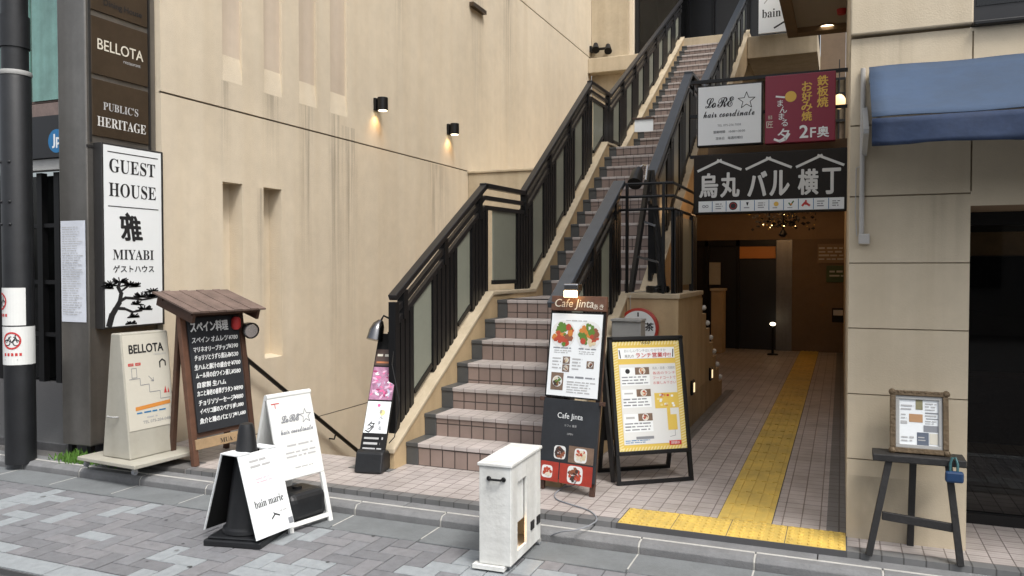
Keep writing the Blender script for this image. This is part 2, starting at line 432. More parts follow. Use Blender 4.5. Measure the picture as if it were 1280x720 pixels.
def holed(mb, M, W, Hh, holes, m, mback=None):
    """wall face W x Hh in board frame M with real recesses: (x0, x1, y0, y1, depth, sill_rise, back material or None)"""
    xs = sorted({0, W} | {h[0] for h in holes} | {h[1] for h in holes})
    ys = sorted({0, Hh} | {h[2] for h in holes} | {h[3] for h in holes})
    for i in range(len(xs) - 1):
        for j in range(len(ys) - 1):
            cx, cy = (xs[i] + xs[i + 1]) / 2, (ys[j] + ys[j + 1]) / 2
            if any(h[0] < cx < h[1] and h[2] < cy < h[3] for h in holes): continue
            mb.rect(xs[i], xs[i + 1], ys[j], ys[j + 1], 0, m, M)
    for x0, x1, y0, y1, dp, rise, bm in holes:
        yb = y0 + rise
        mb.add([(x0, y0, 0), (x1, y0, 0), (x1, yb, -dp), (x0, yb, -dp), (x0, y1, 0), (x1, y1, 0), (x1, y1, -dp), (x0, y1, -dp)],
               [(0, 1, 2, 3), (0, 3, 7, 4), (1, 5, 6, 2), (4, 7, 6, 5)], m, M)
        if bm: mb.add([(x0, yb, -dp), (x1, yb, -dp), (x1, y1, -dp), (x0, y1, -dp)], [(0, 1, 2, 3)], bm, M)
X_, Y_, Z_ = Vector((1, 0, 0)), Vector((0, 1, 0)), Vector((0, 0, 1))

# ================================================================== THE SETTING: ground
ZS = -0.09                                         # street paving level; the tiled forecourt is z = 0
b = MB()
b.box((-60, -40, -0.4), (60, 2.78, -0.125), ASPHALT); struct(b, 'road')
b = MB()
b.box((-60, 2.78, -0.4), (60, 4.22, ZS - 0.007), PAVJOINT)
for k in range(-40, 30):
    x = k * 0.6 - 0.1
    b.box((x + 0.003, 2.79, ZS - 0.02), (x + 0.597, 2.93, ZS), PAV[3])
struct(b, 'pavement', bev=0.0)
# herringbone pavers, each a bevelled block, one sheet
b = MB()
u = 0.11
LIGHT = [(R.uniform(-9, 2), R.uniform(2.9, 3.85), R.uniform(0.10, 0.2)) for _ in range(75)]
def paver(i, j, horiz):
    x0, y0 = i * u, 2.94 + j * u
    x1, y1 = x0 + (2 * u if horiz else u), y0 + (u if horiz else 2 * u)
    y0c, y1c = max(y0, 2.94), min(y1, 3.94)
    if y1c - y0c < 0.02: return
    g = 0.003; k = R.random()
    near = any((x0 + 0.1 - a) ** 2 * 0.55 + (y0 + 0.1 - c) ** 2 * 1.6 < r * r for a, c, r in LIGHT)
    k = (0.1 if R.random() < 0.72 else k) if near else 0.17 + 0.83 * k if R.random() < 0.75 else k
    m = PAV[3] if k < 0.15 else PAV[1] if k < 0.42 else PAV[2] if k < 0.68 else PAV[0]
    dz = R.uniform(-0.0012, 0.0012)
    Mt_ = Matrix.Translation(((x0 + x1) / 2, (y0c + y1c) / 2, ZS + dz)) @ Matrix.Rotation(R.uniform(-0.008, 0.008), 4, 'X') @ Matrix.Rotation(R.uniform(-0.008, 0.008), 4, 'Y')
    hx, hy_ = (x1 - x0) / 2 - g, (y1c - y0c) / 2 - g
    b.box((-hx, -hy_, -0.03), (hx, hy_, 0.0), m, Mt_)
for j in range(-4, 12):
    for i in range(-110, 40):
        t = (i - j) % 4
        if t == 0: paver(i, j, True)
        elif t == 3: paver(i, j, False)
struct(b, 'paving_bricks', bev=0.0025)
b = MB()
for k in range(70):
    x, y, r_ = R.uniform(-7, 2), R.uniform(2.95, 4.0), R.uniform(0.006, 0.02)
    b.poly([(x + r_ * R.uniform(0.7, 1.2) * math.cos(2 * PI * i / 9), y + r_ * R.uniform(0.7, 1.2) * math.sin(2 * PI * i / 9)) for i in range(9)], ZS + 0.002, PAV[1] if k % 3 else ASPHALT)
struct(b, 'pavement_spots')
b = MB()                                            # gutter slabs
for k in range(-40, 30):
    x = k * 0.6 - 0.40
    b.box((x + 0.004, 3.945, ZS - 0.03), (x + 0.596, 4.215, ZS + R.uniform(-0.001, 0.001)), GUTTER)
    b.box((x - 0.0045, 3.99, ZS - 0.03), (x + 0.0045, 4.215, ZS + 0.0005), KERBLT)
struct(b, 'gutter', bev=0.003)
b = MB()                                            # kerb stones with mortar between
for k in range(-40, 30):
    x = k * 0.6 - 0.40
    b.prism([(4.225, -0.30), (4.225, -0.055), (4.245, -0.032), (4.30, -0.030), (4.30, -0.30)], x + 0.006, x + 0.594, KERBM, frame((0, 0, 0), (0, 1, 0), (1, 0, 0)))
    b.prism([(4.229, -0.30), (4.229, -0.057), (4.247, -0.0345), (4.30, -0.033), (4.30, -0.30)], x - 0.006, x + 0.006, KERBLT, frame((0, 0, 0), (0, 1, 0), (1, 0, 0)))
    b.box((x + 0.004, 4.2985, -0.2), (x + 0.596, 4.312, -0.0265), KERBLT)
struct(b, 'kerb', bev=0.004)
b = MB()
for k in range(-20, 15):
    x = k * 1.2 - 0.1
    b.box((x + 0.003, 4.313, -0.3), (x + 1.197, 4.405, -0.028), KERBM)
struct(b, 'kerb_backing', bev=0.003)
b = MB()                                            # forecourt and passage floor
b.box((-5.1, 4.41, -0.3), (6, 5.20, 0), TILE)
b.box((-3.14, 5.20, -0.3), (6, 15.2, 0), TILE)
struct(b, 'tiled_floor', bev=0.004)
b = MB()
b.box((-4.35, 4.405, -0.2), (6, 4.485, 0.004), TILEDK)
b.box((-0.065, 4.485, -0.1), (0.034, 15, 0.004), TILEDK)
b.box((-1.26, 6.8, -0.1), (-1.16, 9.75, 0.004), TILEDK)
b.box((-3.3, 4.9, -0.1), (-2.96, 5.0, 0.0035), TILEDK)
struct(b, 'tile_border')
b = MB()
b.box((-60, 4.40, -0.3), (-5.1, 6.0, -0.035), EARTH)
b.box((-5.1, 4.406, -0.3), (-4.36, 4.62, 0.004), EARTH)
struct(b, 'side_ground')
b = MB()
b.box((-14, 4.56, -0.2), (-5.74, 12, 0.035), GRANITE)
b.prism([(-5.74, 4.56), (-5.26, 4.80), (-5.26, 5.6), (-5.74, 5.6)], -0.2, 0.035, GRANITE)
struct(b, 'granite_step', bev=0.008)

# yellow tactile paving: blister tiles along the kerb, bar tiles leading in
def tactile(x0, y0, blisters):
    q = MB()
    q.box((x0 + 0.002, y0 + 0.002, -0.02), (x0 + 0.298, y0 + 0.298, 0.006), YELLOWT)
    if blisters:
        for i in range(6):
            for j in range(6):
                q.lathe([(0.0145, 0.0), (0.013, 0.005), (0.009, 0.0065)], (x0 + 0.025 + i * 0.05, y0 + 0.025 + j * 0.05, 0.006), YELLOWT, 8)
    else:
        for i in range(4):
            q.box((x0 + 0.025 + i * 0.07, y0 + 0.012, 0.005), (x0 + 0.058 + i * 0.07, y0 + 0.288, 0.0115), YELLOWT)
    return q
b = MB()
for k in range(4):
    q = tactile(-1.165 + 0.3 * k, 4.40 + 0.005, True); b.add(q.v, q.f, YELLOWT)
for k in range(35):
    q = tactile(-0.652, 4.708 + 0.3 * k, k == 34); b.add(q.v, q.f, YELLOWT)
b.box((-1.17, 4.40, -0.05), (0.04, 4.712, 0.0045), PAVJOINT); b.box((-0.654, 4.7125, -0.05), (-0.35, 15.19, 0.0045), PAVJOINT)
struct(b, 'tactile_paving')

# ================================================================== BEIGE BUILDING (left wall of the court, back wall, low block)
XW = -5.2
beige = thing('beige_building', 'tall beige rendered building wall with narrow slot recesses beside the stair', 'building', (XW, 8, 0))
b = MB()
Y0, Z0 = 5.04, -2.3
M = frame((XW, Y0, Z0), Y_, X_)
HO = []
for y0, y1 in ((5.745, 6.005), (6.30, 6.572)):
    HO.append((y0 - Y0, y1 - Y0, 0.565 - Z0, 2.235 - Z0, 0.16, 0.02, PLASTER))
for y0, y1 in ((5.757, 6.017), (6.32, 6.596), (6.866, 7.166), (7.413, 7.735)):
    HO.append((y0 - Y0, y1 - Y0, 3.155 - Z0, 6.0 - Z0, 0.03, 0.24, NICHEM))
HO.append((0, 10.9 - Y0, 2.893 - Z0, 2.91 - Z0, 0.016, 0, JOINT))
HO.append((0, 12.26, 6.09 - Z0, 6.112 - Z0, 0.016, 0, JOINT))
HO.append((0.6, 10.9 - Y0, -0.158 - Z0, -0.146 - Z0, 0.012, 0, JOINT))
holed(b, M, 17.3 - Y0, 12.5 - Z0, HO, PLASTER)
b.box((-5.62, Y0, Z0), (XW - 0.2, 17.3, 12.5), PLASTER)
b.add([(XW, Y0, Z0), (XW, Y0, 12.5), (XW - 0.2, Y0, 12.5), (XW - 0.2, Y0, Z0)], [(0, 1, 2, 3)], PLASTER)
b.build('side_wall', beige)
b = MB()
b.box((XW + 0.002, 10.9, -2.3), (-3.145, 17.3, 2.86), PLASTER2)
b.box((XW + 0.002, 10.88, 2.86), (-3.145, 17.3, 2.90), PLASTER2)
b.build('low_block', beige, bev=0.01)
b = MB()
b.box((XW + 0.002, 17.3, 2.9), (-4.35, 17.6, 5.72), PLASTER2)
b.box((XW + 0.002, 17.28, 6.05), (-4.36, 17.6, 12.4), PLASTER2)
b.box((-4.36, 17.34, 6.05), (-4.26, 17.6, 12.4), PLASTER)
b.box((-4.35, 17.62, 2.9), (-1.7, 17.8, 5.99), PLASTER2)
b.build('back_wall', beige, bev=0.01)
b = MB(); b.box((XW + 0.002, 17.02, 5.72), (-3.15, 17.6, 6.045), PLASTER2); b.build('ledge', beige, bev=0.015)
b = MB()                                            # upper floor slab
b.box((-3.14, 16.24, 5.75), (-1.7, 19.6, 6.04), PLASTER2)
b.box((-1.7, 15.9, 5.43), (-0.45, 19.6, 5.84), PLASTER2)
b.build('upper_slab', beige, bev=0.01)
b = MB()                                            # dark upper shopfront
b.box((-4.26, 19.55, 5.99), (-0.5, 19.7, 9.5), DARKSHOP)
for x in (-4.24, -3.5, -2.9, -2.1, -1.5): b.box((x, 17.45 if x < -3.6 else 19.42, 6.045), (x + 0.07, 17.55 if x < -3.6 else 19.545, 9.3), BLACK)
b.box((-4.25, 19.40, 7.95), (-0.52, 19.50, 8.06), BLACK)
b.box((-4.26, 17.62, 6.05), (-4.2, 19.5, 9.4), DARKSHOP)
b.box((-4.2, 17.5, 9.0), (0.05, 19.5, 9.3), DARKIN)
b.build('upper_shopfront', beige)
b = MB(); b.box((-4.19, 17.48, 6.06), (-3.25, 17.495, 9.0), GLASSDK); b.build('upper_window', beige)
b = MB()                                            # bottom of the stair well
b.box((XW, 5.2, -2.35), (-3.1, 10.9, -2.2), BLOCKP)
for k in range(11):
    y = 5.21 + k * 0.26
    b.box((XW + 0.003, y, -2.199), (-3.145, y + 0.265, -0.18 * (k + 1)), TREAD)
b.build('basement_stair', beige)
b = MB()
b.box((-5.215, 5.43, 5.35), (-5.0, 5.6, 5.45), BRONZE); 
p = onx(595, 11, XW)
b = MB(); b.box((XW + 0.001, p.y - 0.24, p.z - 0.03), (XW + 0.07, p.y + 0.24, p.z + 0.03), BRONZE)
solo(b, 'wall_plaque', 'small brown horizontal bar high on the beige wall', 'plaque', p)

# rain stains: thin grime washed down from the recess corners
gm = bpy.data.materials.new('rain_grime'); gm.use_nodes = True
n = gm.node_tree; bs_ = n.nodes['Principled BSDF']; bs_.inputs['Base Color'].default_value = (0.10, 0.09, 0.075, 1); bs_.inputs['Roughness'].default_value = 0.9
tc = n.nodes.new('ShaderNodeTexCoord'); sp_ = n.nodes.new('ShaderNodeSeparateXYZ'); n.links.new(tc.outputs['Generated'], sp_.inputs[0])
mp = n.nodes.new('ShaderNodeMapping'); mp.inputs['Scale'].default_value = (1, 26, 0.7); n.links.new(tc.outputs['Object'], mp.inputs['Vector'])
no = n.nodes.new('ShaderNodeTexNoise'); no.inputs['Scale'].default_value = 1.0; no.inputs['Detail'].default_value = 5; n.links.new(mp.outputs[0], no.inputs['Vector'])
rp = n.nodes.new('ShaderNodeValToRGB'); rp.color_ramp.elements[0].position = 0.42; rp.color_ramp.elements[1].position = 0.75; n.links.new(no.outputs['Fac'], rp.inputs['Fac'])
def mul(a, c):
    q = n.nodes.new('ShaderNodeMath'); q.operation = 'MULTIPLY'; n.links.new(a, q.inputs[0])
    if isinstance(c, float): q.inputs[1].default_value = c
    else: n.links.new(c, q.inputs[1])
    return q.outputs[0]
pw = n.nodes.new('ShaderNodeMath'); pw.operation = 'POWER'; pw.inputs[1].default_value = 1.4; n.links.new(sp_.outputs['Z'], pw.inputs[0])
om = n.nodes.new('ShaderNodeMath'); om.operation = 'SUBTRACT'; om.inputs[0].default_value = 1.0; n.links.new(sp_.outputs['Y'], om.inputs[1])
hat = mul(mul(sp_.outputs['Y'], om.outputs[0]), 4.0)
f_ = mul(mul(mul(rp.outputs[0], pw.outputs[0]), hat), 0.45)
tr_ = n.nodes.new('ShaderNodeBsdfTransparent'); mx_ = n.nodes.new('ShaderNodeMixShader')
n.links.new(f_, mx_.inputs[0]); n.links.new(tr_.outputs[0], mx_.inputs[1]); n.links.new(bs_.outputs[0], mx_.inputs[2]); n.links.new(mx_.outputs[0], n.nodes['Material Output'].inputs[0])
for y0, y1, z1, z0 in ((5.70, 5.86, 3.15, 1.9), (6.28, 6.60, 3.15, 2.24), (6.84, 7.12, 3.15, 0.9), (7.36, 7.62, 3.15, -0.6), (7.60, 7.95, 3.05, 0.2), (6.2, 6.34, 2.22, 0.4), (8.7, 9.1, 5.9, 3.2), (12.2, 12.7, 6.0, 3.0), (9.6, 10.3, 2.88, 0.6), (10.95, 11.5, 6.0, 3.0)):
    b = MB(); b.add([(XW + 0.0015, y0, z0), (XW + 0.0015, y1, z0), (XW + 0.0015, y1, z1), (XW + 0.0015, y0, z1)], [(0, 1, 2, 3)], gm); b.build('rain_stain', beige)

def base_grime(axis):
    m_ = gm.copy(); m_.name = 'base_grime'; t_ = m_.node_tree
    for q in t_.nodes:
        if q.type == 'MAPPING': q.inputs['Scale'].default_value = (7, 7, 3)
    sx = [q for q in t_.nodes if q.type == 'SEPXYZ'][0]
    p_ = [q for q in t_.nodes if q.type == 'MATH' and q.operation == 'POWER'][0]
    inv = t_.nodes.new('ShaderNodeMath'); inv.operation = 'SUBTRACT'; inv.inputs[0].default_value = 1.0
    t_.links.new(sx.outputs['Z'], inv.inputs[1]); t_.links.new(inv.outputs[0], p_.inputs[0]); p_.inputs[1].default_value = 2.2
    for q in t_.nodes:
        if q.type == 'MATH' and q.operation == 'SUBTRACT' and q is not inv: t_.links.new(sx.outputs[axis], q.inputs[1])
        if q.type == 'MATH' and q.operation == 'MULTIPLY':
            if q.inputs[0].is_linked and q.inputs[0].links[0].from_socket.name == 'Y': t_.links.new(sx.outputs[axis], q.inputs[0])
            if abs(q.inputs[1].default_value - 0.45) < 1e-4: q.inputs[1].default_value = 0.9
        if q.type == 'VALTORGB': q.color_ramp.elements[0].position = 0.25
    return m_
GX, GY = base_grime('X'), base_grime('Y')
gmx = gm.copy(); gmx.name = 'rain_grime_front'; t_ = gmx.node_tree
sx = [q for q in t_.nodes if q.type == 'SEPXYZ'][0]
for q in t_.nodes:
    if q.type == 'MAPPING': q.inputs['Scale'].default_value = (26, 1, 0.7)
    if q.type == 'MATH' and q.operation == 'SUBTRACT': t_.links.new(sx.outputs['X'], q.inputs[1])
    if q.type == 'MATH' and q.operation == 'MULTIPLY' and q.inputs[0].is_linked and q.inputs[0].links[0].from_socket.name == 'Y': t_.links.new(sx.outputs['X'], q.inputs[0])
    if q.type == 'MATH' and abs(q.inputs[1].default_value - 0.45) < 1e-4: q.inputs[1].default_value = 0.2

# basement handrail along the wall
hr = thing('basement_handrail', 'black round handrail sloping down the beige wall into the basement stair', 'handrail', (XW + 0.08, 6.2, 0.4))
b = MB(); b.tube([(XW + 0.09, 5.65, 0.80), (XW + 0.09, 7.9, -0.73)], 0.022, BLACK, 10); b.build('rail', hr, smooth=True)
for y in (5.95, 7.35):
    z = 0.80 - (y - 5.65) * 0.68
    b = MB(); b.tube([(XW + 0.003, y, z - 0.07), (XW + 0.07, y, z - 0.07), (XW + 0.09, y, z - 0.01)], 0.009, BLACK, 6); b.build('bracket', hr)

# wall lamps
def wall_lamp(u, v, label):
    p = onx(u, v, XW); y, z = p.y, p.z
    t = thing('wall_lamp', label, 'wall lamp', (XW, y, z), 'black wall lamps on the beige wall')
    q = MB(); q.box((XW + 0.001, y - 0.045, z - 0.075), (XW + 0.035, y + 0.045, z + 0.075), BLACK); q.build('back_plate', t, bev=0.004)
    q = MB(); q.lathe([(0.060, -0.075), (0.063, -0.075), (0.063, 0.075), (0.060, 0.078)], (XW + 0.105, y, z), BLACK, 24); q.build('shade', t, smooth=True)
    q = MB(); q.lathe([(0.054, -0.0772), (0.05, -0.081)], (XW + 0.105, y, z), BULBW, 20); q.build('lens', t)
    l = bpy.data.lights.new('lamp_light', 'SPOT'); l.energy = 2.6; l.color = (1, 0.58, 0.24); l.spot_size = math.radians(110); l.spot_blend = 0.8; l.shadow_soft_size = 0.03
    lo = bpy.data.objects.new('lamp_light', l); col.objects.link(lo); lo.parent = t; lo.location = (0.075, 0, -0.10)
    lo.rotation_euler = (0, math.radians(12), 0)
wall_lamp(469, 131, 'black wall lamp left of the other, nearer the street')
wall_lamp(560, 162, 'black wall lamp right of the other, nearer the stair')

p = onx(742, 66, XW)
fl = thing('floodlight', 'black twin-headed floodlight on the corner of the beige wall', 'floodlight', (XW, 17.2, p.z))
b = MB(); b.box((XW + 0.001, 17.14, p.z - 0.07), (XW + 0.05, 17.26, p.z + 0.07), BLACK); b.tube([(XW + 0.05, 17.2, p.z), (XW + 0.4, 17.15, p.z - 0.02)], 0.03, BLACK); b.build('bracket', fl)
for dx, dz in ((0.12, 0.03), (0.40, -0.02)):
    b = MB(); b.tube([(XW + dx, 17.22, p.z + dz + 0.08), (XW + dx + 0.05, 17.06, p.z + dz - 0.09)], [0.05, 0.085], BLACKMATTE, 14); b.build('lamp_head', fl, smooth=True)

# ================================================================== THE STAIR
SL, SR = -2.966, -1.85
st = thing('staircase', 'outdoor pink tiled staircase with beige side walls climbing between the buildings', 'staircase', (SL, 5.16, 0))
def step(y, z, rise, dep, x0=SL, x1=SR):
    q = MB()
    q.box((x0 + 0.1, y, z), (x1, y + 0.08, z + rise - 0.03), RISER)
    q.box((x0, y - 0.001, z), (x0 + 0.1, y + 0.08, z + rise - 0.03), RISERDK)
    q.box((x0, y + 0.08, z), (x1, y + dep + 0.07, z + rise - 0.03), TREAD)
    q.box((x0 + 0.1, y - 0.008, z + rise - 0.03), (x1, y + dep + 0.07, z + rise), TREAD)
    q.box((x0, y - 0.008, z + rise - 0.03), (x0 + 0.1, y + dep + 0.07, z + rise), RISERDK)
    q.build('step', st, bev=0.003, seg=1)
NOSE = []                                           # nosing profile (y, z) of the whole stair
z = 0.0
for k in range(7):
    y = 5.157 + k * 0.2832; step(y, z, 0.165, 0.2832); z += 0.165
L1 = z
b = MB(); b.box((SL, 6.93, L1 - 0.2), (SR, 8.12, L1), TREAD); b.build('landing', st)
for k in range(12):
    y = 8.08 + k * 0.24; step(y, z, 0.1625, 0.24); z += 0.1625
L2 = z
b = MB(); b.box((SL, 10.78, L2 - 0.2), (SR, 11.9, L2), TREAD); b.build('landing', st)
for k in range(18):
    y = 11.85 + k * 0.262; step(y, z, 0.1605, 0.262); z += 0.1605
L3 = z
# side walls: (y, z of cap)
CAP = [(4.985, 0.15), (6.75, 1.235), (7.86, 1.235), (10.63, 3.17), (11.52, 3.19), (16.28, 6.085)]
def stringer(x0, x1, z0, name):
    q = MB()
    Fm = frame((0, 0, 0), (0, 1, 0), (1, 0, 0))
    und = [(16.28, z0), (4.985, z0)] if z0 < 0 else [(16.28, 5.5), (11.7, 2.75), (10.75, 2.7), (8.1, 0.85), (7.93, 0.0), (4.985, 0.0)]
    q.prism([(y, z - 0.035) for y, z in CAP] + und, x0, x1, BLOCKP, Fm)
    q.build(name, st)
    q = MB()
    top = [(y, z) for y, z in CAP]; bot = [(y + (0.0), z - 0.034) for y, z in CAP]
    top[0] = (4.965, 0.15); bot[0] = (4.965, 0.116)
    q.prism(top + bot[::-1], x0 - 0.012, x1 + 0.012, PLASTER2, Fm)
    q.build('side_wall_cap', st, bev=0.006)
stringer(SL - 0.165, SL - 0.001, -2.2, 'side_wall')
stringer(SR + 0.001, SR + 0.145, 0.0, 'side_wall')
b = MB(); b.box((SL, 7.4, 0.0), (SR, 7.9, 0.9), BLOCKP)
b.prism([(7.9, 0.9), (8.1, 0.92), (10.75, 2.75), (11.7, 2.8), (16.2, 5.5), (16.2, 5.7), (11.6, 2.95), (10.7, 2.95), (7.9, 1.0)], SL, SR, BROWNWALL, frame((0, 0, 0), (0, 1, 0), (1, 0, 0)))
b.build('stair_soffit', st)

# landing block with stepped side wall and lights
blk = thing('landing_block', 'ochre rendered block beside the stair with zigzag stepped rear edge', 'wall', (-1.48, 7, 0))
b = MB()
b.box((SR + 0.15, 6.72, 0), (-1.26, 7.93, 1.19), BLOCKP)
prof = [(7.932, 0.0), (7.932, 1.16)]
for k in range(7):
    y = 7.93 + 0.06 + k * 0.236; zz = 1.16 - k * 0.165
    prof += [(y, zz), (y, zz - 0.165)] if k < 6 else [(y, zz), (y, 0.0)]
b.prism(prof, -1.40, -1.262, BLOCKP, frame((0, 0, 0), (0, 1, 0), (1, 0, 0)))
b.build('wall', blk)
b = MB(); b.add([(-1.2585, 6.73, 0.002), (-1.2585, 9.4, 0.002), (-1.2585, 9.4, 0.3), (-1.2585, 6.73, 0.3)], [(0, 1, 2, 3)], GY); b.build('grime', blk)
b = MB(); b.box((SR + 0.15, 6.705, 1.19), (-1.245, 7.94, 1.232), PLASTER2); b.build('cap', blk, bev=0.006)
for k in range(6):
    y = 7.99 + k * 0.236; zz = 1.12 - k * 0.165
    b = MB(); b.sphere((-1.262 + 0.012, y + 0.005, zz - 0.06), 0.026, WHITEP, 10); b.build('glint_stud', blk, smooth=True)  # white paint stands in for the glint of small lamps
for u, v in ((864, 484), (887, 467)):
    p = onx(u, v, -1.26)
    b = MB(); b.box((-1.259, p.y - 0.06, p.z - 0.07), (-1.235, p.y + 0.06, p.z + 0.07), BLACK); fr = b.build('light_fitting', blk, bev=0.012)
    b = MB(); b.box((-1.2345, p.y - 0.022, p.z - 0.042), (-1.229, p.y + 0.022, p.z + 0.042), BULBSTEP); b.build('lens', fr)

# ------------------------------------------------------------------ railings
def sloped(y, P):
    for (a, za), (c, zc) in zip(P[:-1], P[1:]):
        if a <= y <= c: return za + (zc - za) * (y - a) / (c - a)
    return P[0][1] if y < P[0][0] else P[-1][1]
def railing(root, x, P, bays, hand_w=0.07, top=None):
    """P: handrail line (y, z); bays: (y0, y1, 'slats' | 'glass'); three sloped rails above the infill"""
    for (a, za), (c, zc) in zip(P[:-1], P[1:]):
        q = MB(); q.bar((x, a - 0.02, za), (x, c + 0.02, zc), hand_w, 0.045, top or RAILTOP); q.build('handrail', root, bev=0.006)
        for dz in (0.11, 0.20):
            q = MB(); q.bar((x, a, za - dz), (x, c, zc - dz), 0.035, 0.04, RAILTOP); q.build('lower_rail', root)
    for y0, y1, kind in bays:
        lo = lambda y: sloped(y, CAP) + 0.0
        hi = lambda y: sloped(y, P) - 0.215
        if kind == 'slats':
            n = max(2, int(round((y1 - y0) / 0.075)))
            q = MB()
            for k in range(n):
                y = y0 + (k + 0.5) * (y1 - y0) / n
                q.box((x - 0.02, y - 0.027, lo(y)), (x + 0.02, y + 0.027, hi(y)), BLACK)
            Fm = frame((0, 0, 0), (0, 1, 0), (1, 0, 0))
            q.prism([(y0, lo(y0) + 0.05), (y1, lo(y1) + 0.05), (y1, hi(y1)), (y0, hi(y0))], x - 0.008, x + 0.008, BLACKMATTE, Fm)
            q.build('slat_panel', root)
            ym = (y0 + y1) / 2
            q = MB(); q.box((x - 0.03, ym - 0.03, sloped(ym, P) - 0.24), (x + 0.03, ym + 0.03, sloped(ym, P) - 0.02), BLACK); q.build('bracket', root)
        else:
            Fm = frame((0, 0, 0), (0, 1, 0), (1, 0, 0))
            q = MB(); q.prism([(y0, lo(y0) + 0.10), (y1, lo(y1) + 0.10), (y1, hi(y1)), (y0, hi(y0))], x - 0.006, x + 0.006, FROST, Fm); q.build('panel', root)
            q = MB(); q.bar((x, y0, lo(y0) + 0.08), (x, y1, lo(y1) + 0.08), 0.03, 0.04, BLACK); q.build('bottom_rail', root)
def post(root, x, y, z0, z1, w=0.05):
    q = MB(); q.box((x - w / 2, y - w / 2, z0), (x + w / 2, y + w / 2, z1), BLACK); q.build('post', root, bev=0.004)
XL, XR = SL - 0.085, SR + 0.07
lr = thing('stair_railing', 'long black railing with frosted panels on the wall side of the stair', 'railing', (XL, 5.2, 0.2))
RP = [(5.13, 1.23), (6.735, 2.207), (7.733, 2.225), (10.09, 3.863), (11.06, 3.879), (16.4, 6.85)]
bays = [(5.12, 5.40, 'slats'), (5.42, 5.70, 'glass'), (5.70, 6.16, 'slats'), (6.18, 6.42, 'glass'), (6.44, 6.80, 'slats'),
        (6.94, 7.50, 'glass'), (7.52, 7.98, 'slats'), (8.02, 8.28, 'glass'), (8.30, 8.72, 'slats'), (8.74, 9.0, 'glass'), (9.02, 9.42, 'slats'), (9.44, 9.72, 'glass'), (9.74, 10.15, 'slats'),
        (10.25, 10.68, 'glass'), (10.7, 11.2, 'slats')]
y = 11.22
while y < 16.2:
    bays += [(y, y + 0.30, 'glass'), (y + 0.32, min(16.3, y + 0.74), 'slats')]; y += 0.76
railing(lr, XL, RP, bays)
post(lr, XL, 5.13, 0.2, 1.20, 0.06); post(lr, XL, 7.78, 2.0, 2.21)
rr = thing('stair_railing', 'lower railing right of the first flight, top rail tinted with painted sky reflection', 'railing', (XR, 5.2, 0.2))
railing(rr, XR, [(5.10, 1.20), (6.75, 2.185)], [(5.12, 5.40, 'slats'), (5.42, 5.70, 'glass'), (5.70, 6.16, 'slats'), (6.18, 6.42, 'glass'), (6.44, 6.76, 'slats')], 0.105, RAILSKY)
post(rr, XR, 5.13, 0.2, 1.18, 0.06)
ur = thing('stair_railing', 'upper railing rising to the top floor at the right of the stair', 'railing', (XR, 7.9, 1.2))
bays = [(7.95, 8.35, 'slats'), (8.38, 8.70, 'glass'), (8.72, 9.1, 'slats'), (9.12, 9.42, 'glass'), (9.44, 9.84, 'slats'), (9.86, 10.1, 'glass'), (10.12, 10.6, 'slats'), (10.62, 10.9, 'glass'), (10.92, 11.2, 'slats')]
y = 11.22
while y < 16.2:
    bays += [(y, y + 0.30, 'glass'), (y + 0.32, min(16.3, y + 0.74), 'slats')]; y += 0.76
railing(ur, XR, [(7.93, 2.30), (10.09, 3.863), (11.06, 3.879), (16.4, 6.85)], bays, 0.105, RAILSKY)
gr = thing('landing_railing', 'three thin black rails round the top of the ochre landing block', 'railing', (-1.5, 6.76, 1.23))
for z in (2.17, 2.06, 1.95):
    b = MB(); b.tube([(XR, 6.78, z), (-1.32, 6.78, z), (-1.32, 7.86, z)], 0.013, BLACK, 6); b.build('rail', gr)
for x in (-1.715, -1.40):
    b = MB(); b.box((x - 0.012, 6.768, 1.232), (x + 0.012, 6.792, 2.17), BLACK); b.build('post', gr)
b = MB()
for k in range(5): b.box((-1.34, 6.80 + k * 0.075, 1.232), (-1.30, 6.84 + k * 0.075, 1.94), BLACK)
b.box((-1.325, 6.80, 1.235), (-1.315, 7.14, 1.94), BLACKMATTE); b.build('slat_panel', gr)
b = MB(); b.box((-1.326, 7.18, 1.30), (-1.314, 7.66, 1.90), FROST); b.build('panel', gr)
b = MB()
for k in range(3): b.box((-1.34, 7.68 + k * 0.075, 1.232), (-1.30, 7.72 + k * 0.075, 1.94), BLACK)
b.build('slat_panel', gr)

# small white notice on the stair wall
p = onx(803, 158, SL + 0.02)
nb = thing('notice_board', 'small white notice in dark wood frame on the upper stair wall', 'notice', ony(793, 165, 11.55))
M = lean(ony(793, 165, 11.55), (1, 0.05, 0), 0.12)
b = MB(); b.box((0, 0.0, -0.02), (0.27, 0.18, 0), WHITE, M); b.build('sheet', nb)
b = MB(); b.box((-0.03, 0.18, -0.03), (0.29, 0.205, 0.02), WOODDK, M); b.build('frame', nb)

# ================================================================== CORNER BUILDING (right pillar, passage, shop)
XP = 0.036
cb = thing('corner_building', 'pale panelled corner building with pillar, shop window and covered passage', 'building', (0.3, 4.66, 0))
b = MB()
M = frame((XP, 4.65, 0), X_, -Y_)
WP = 0.565
HO = [(0, WP, z - 0.003, z + 0.003, 0.012, 0, JOINT2) for z in (0.428, 0.777, 1.129, 1.476)]
holed(b, M, WP, 1.765, HO, PILLAR)
M2 = frame((XP, 4.65, 1.765), X_, -Y_)
HO = [(0, WP, 1.829 - 1.765 - 0.004, 1.829 - 1.765 + 0.004, 0.012, 0, JOINT2), (0, 4, 2.20 - 1.765, 2.208 - 1.765, 0.012, 0, JOINT2), (WP - 0.003, WP + 0.005, 0.075, 0.43, 0.012, 0, JOINT2), (WP - 0.003, WP + 0.005, 0.45, 0.88, 0.012, 0, JOINT2)]
holed(b, M2, 4, 2.662 - 1.765, HO, PILLAR)
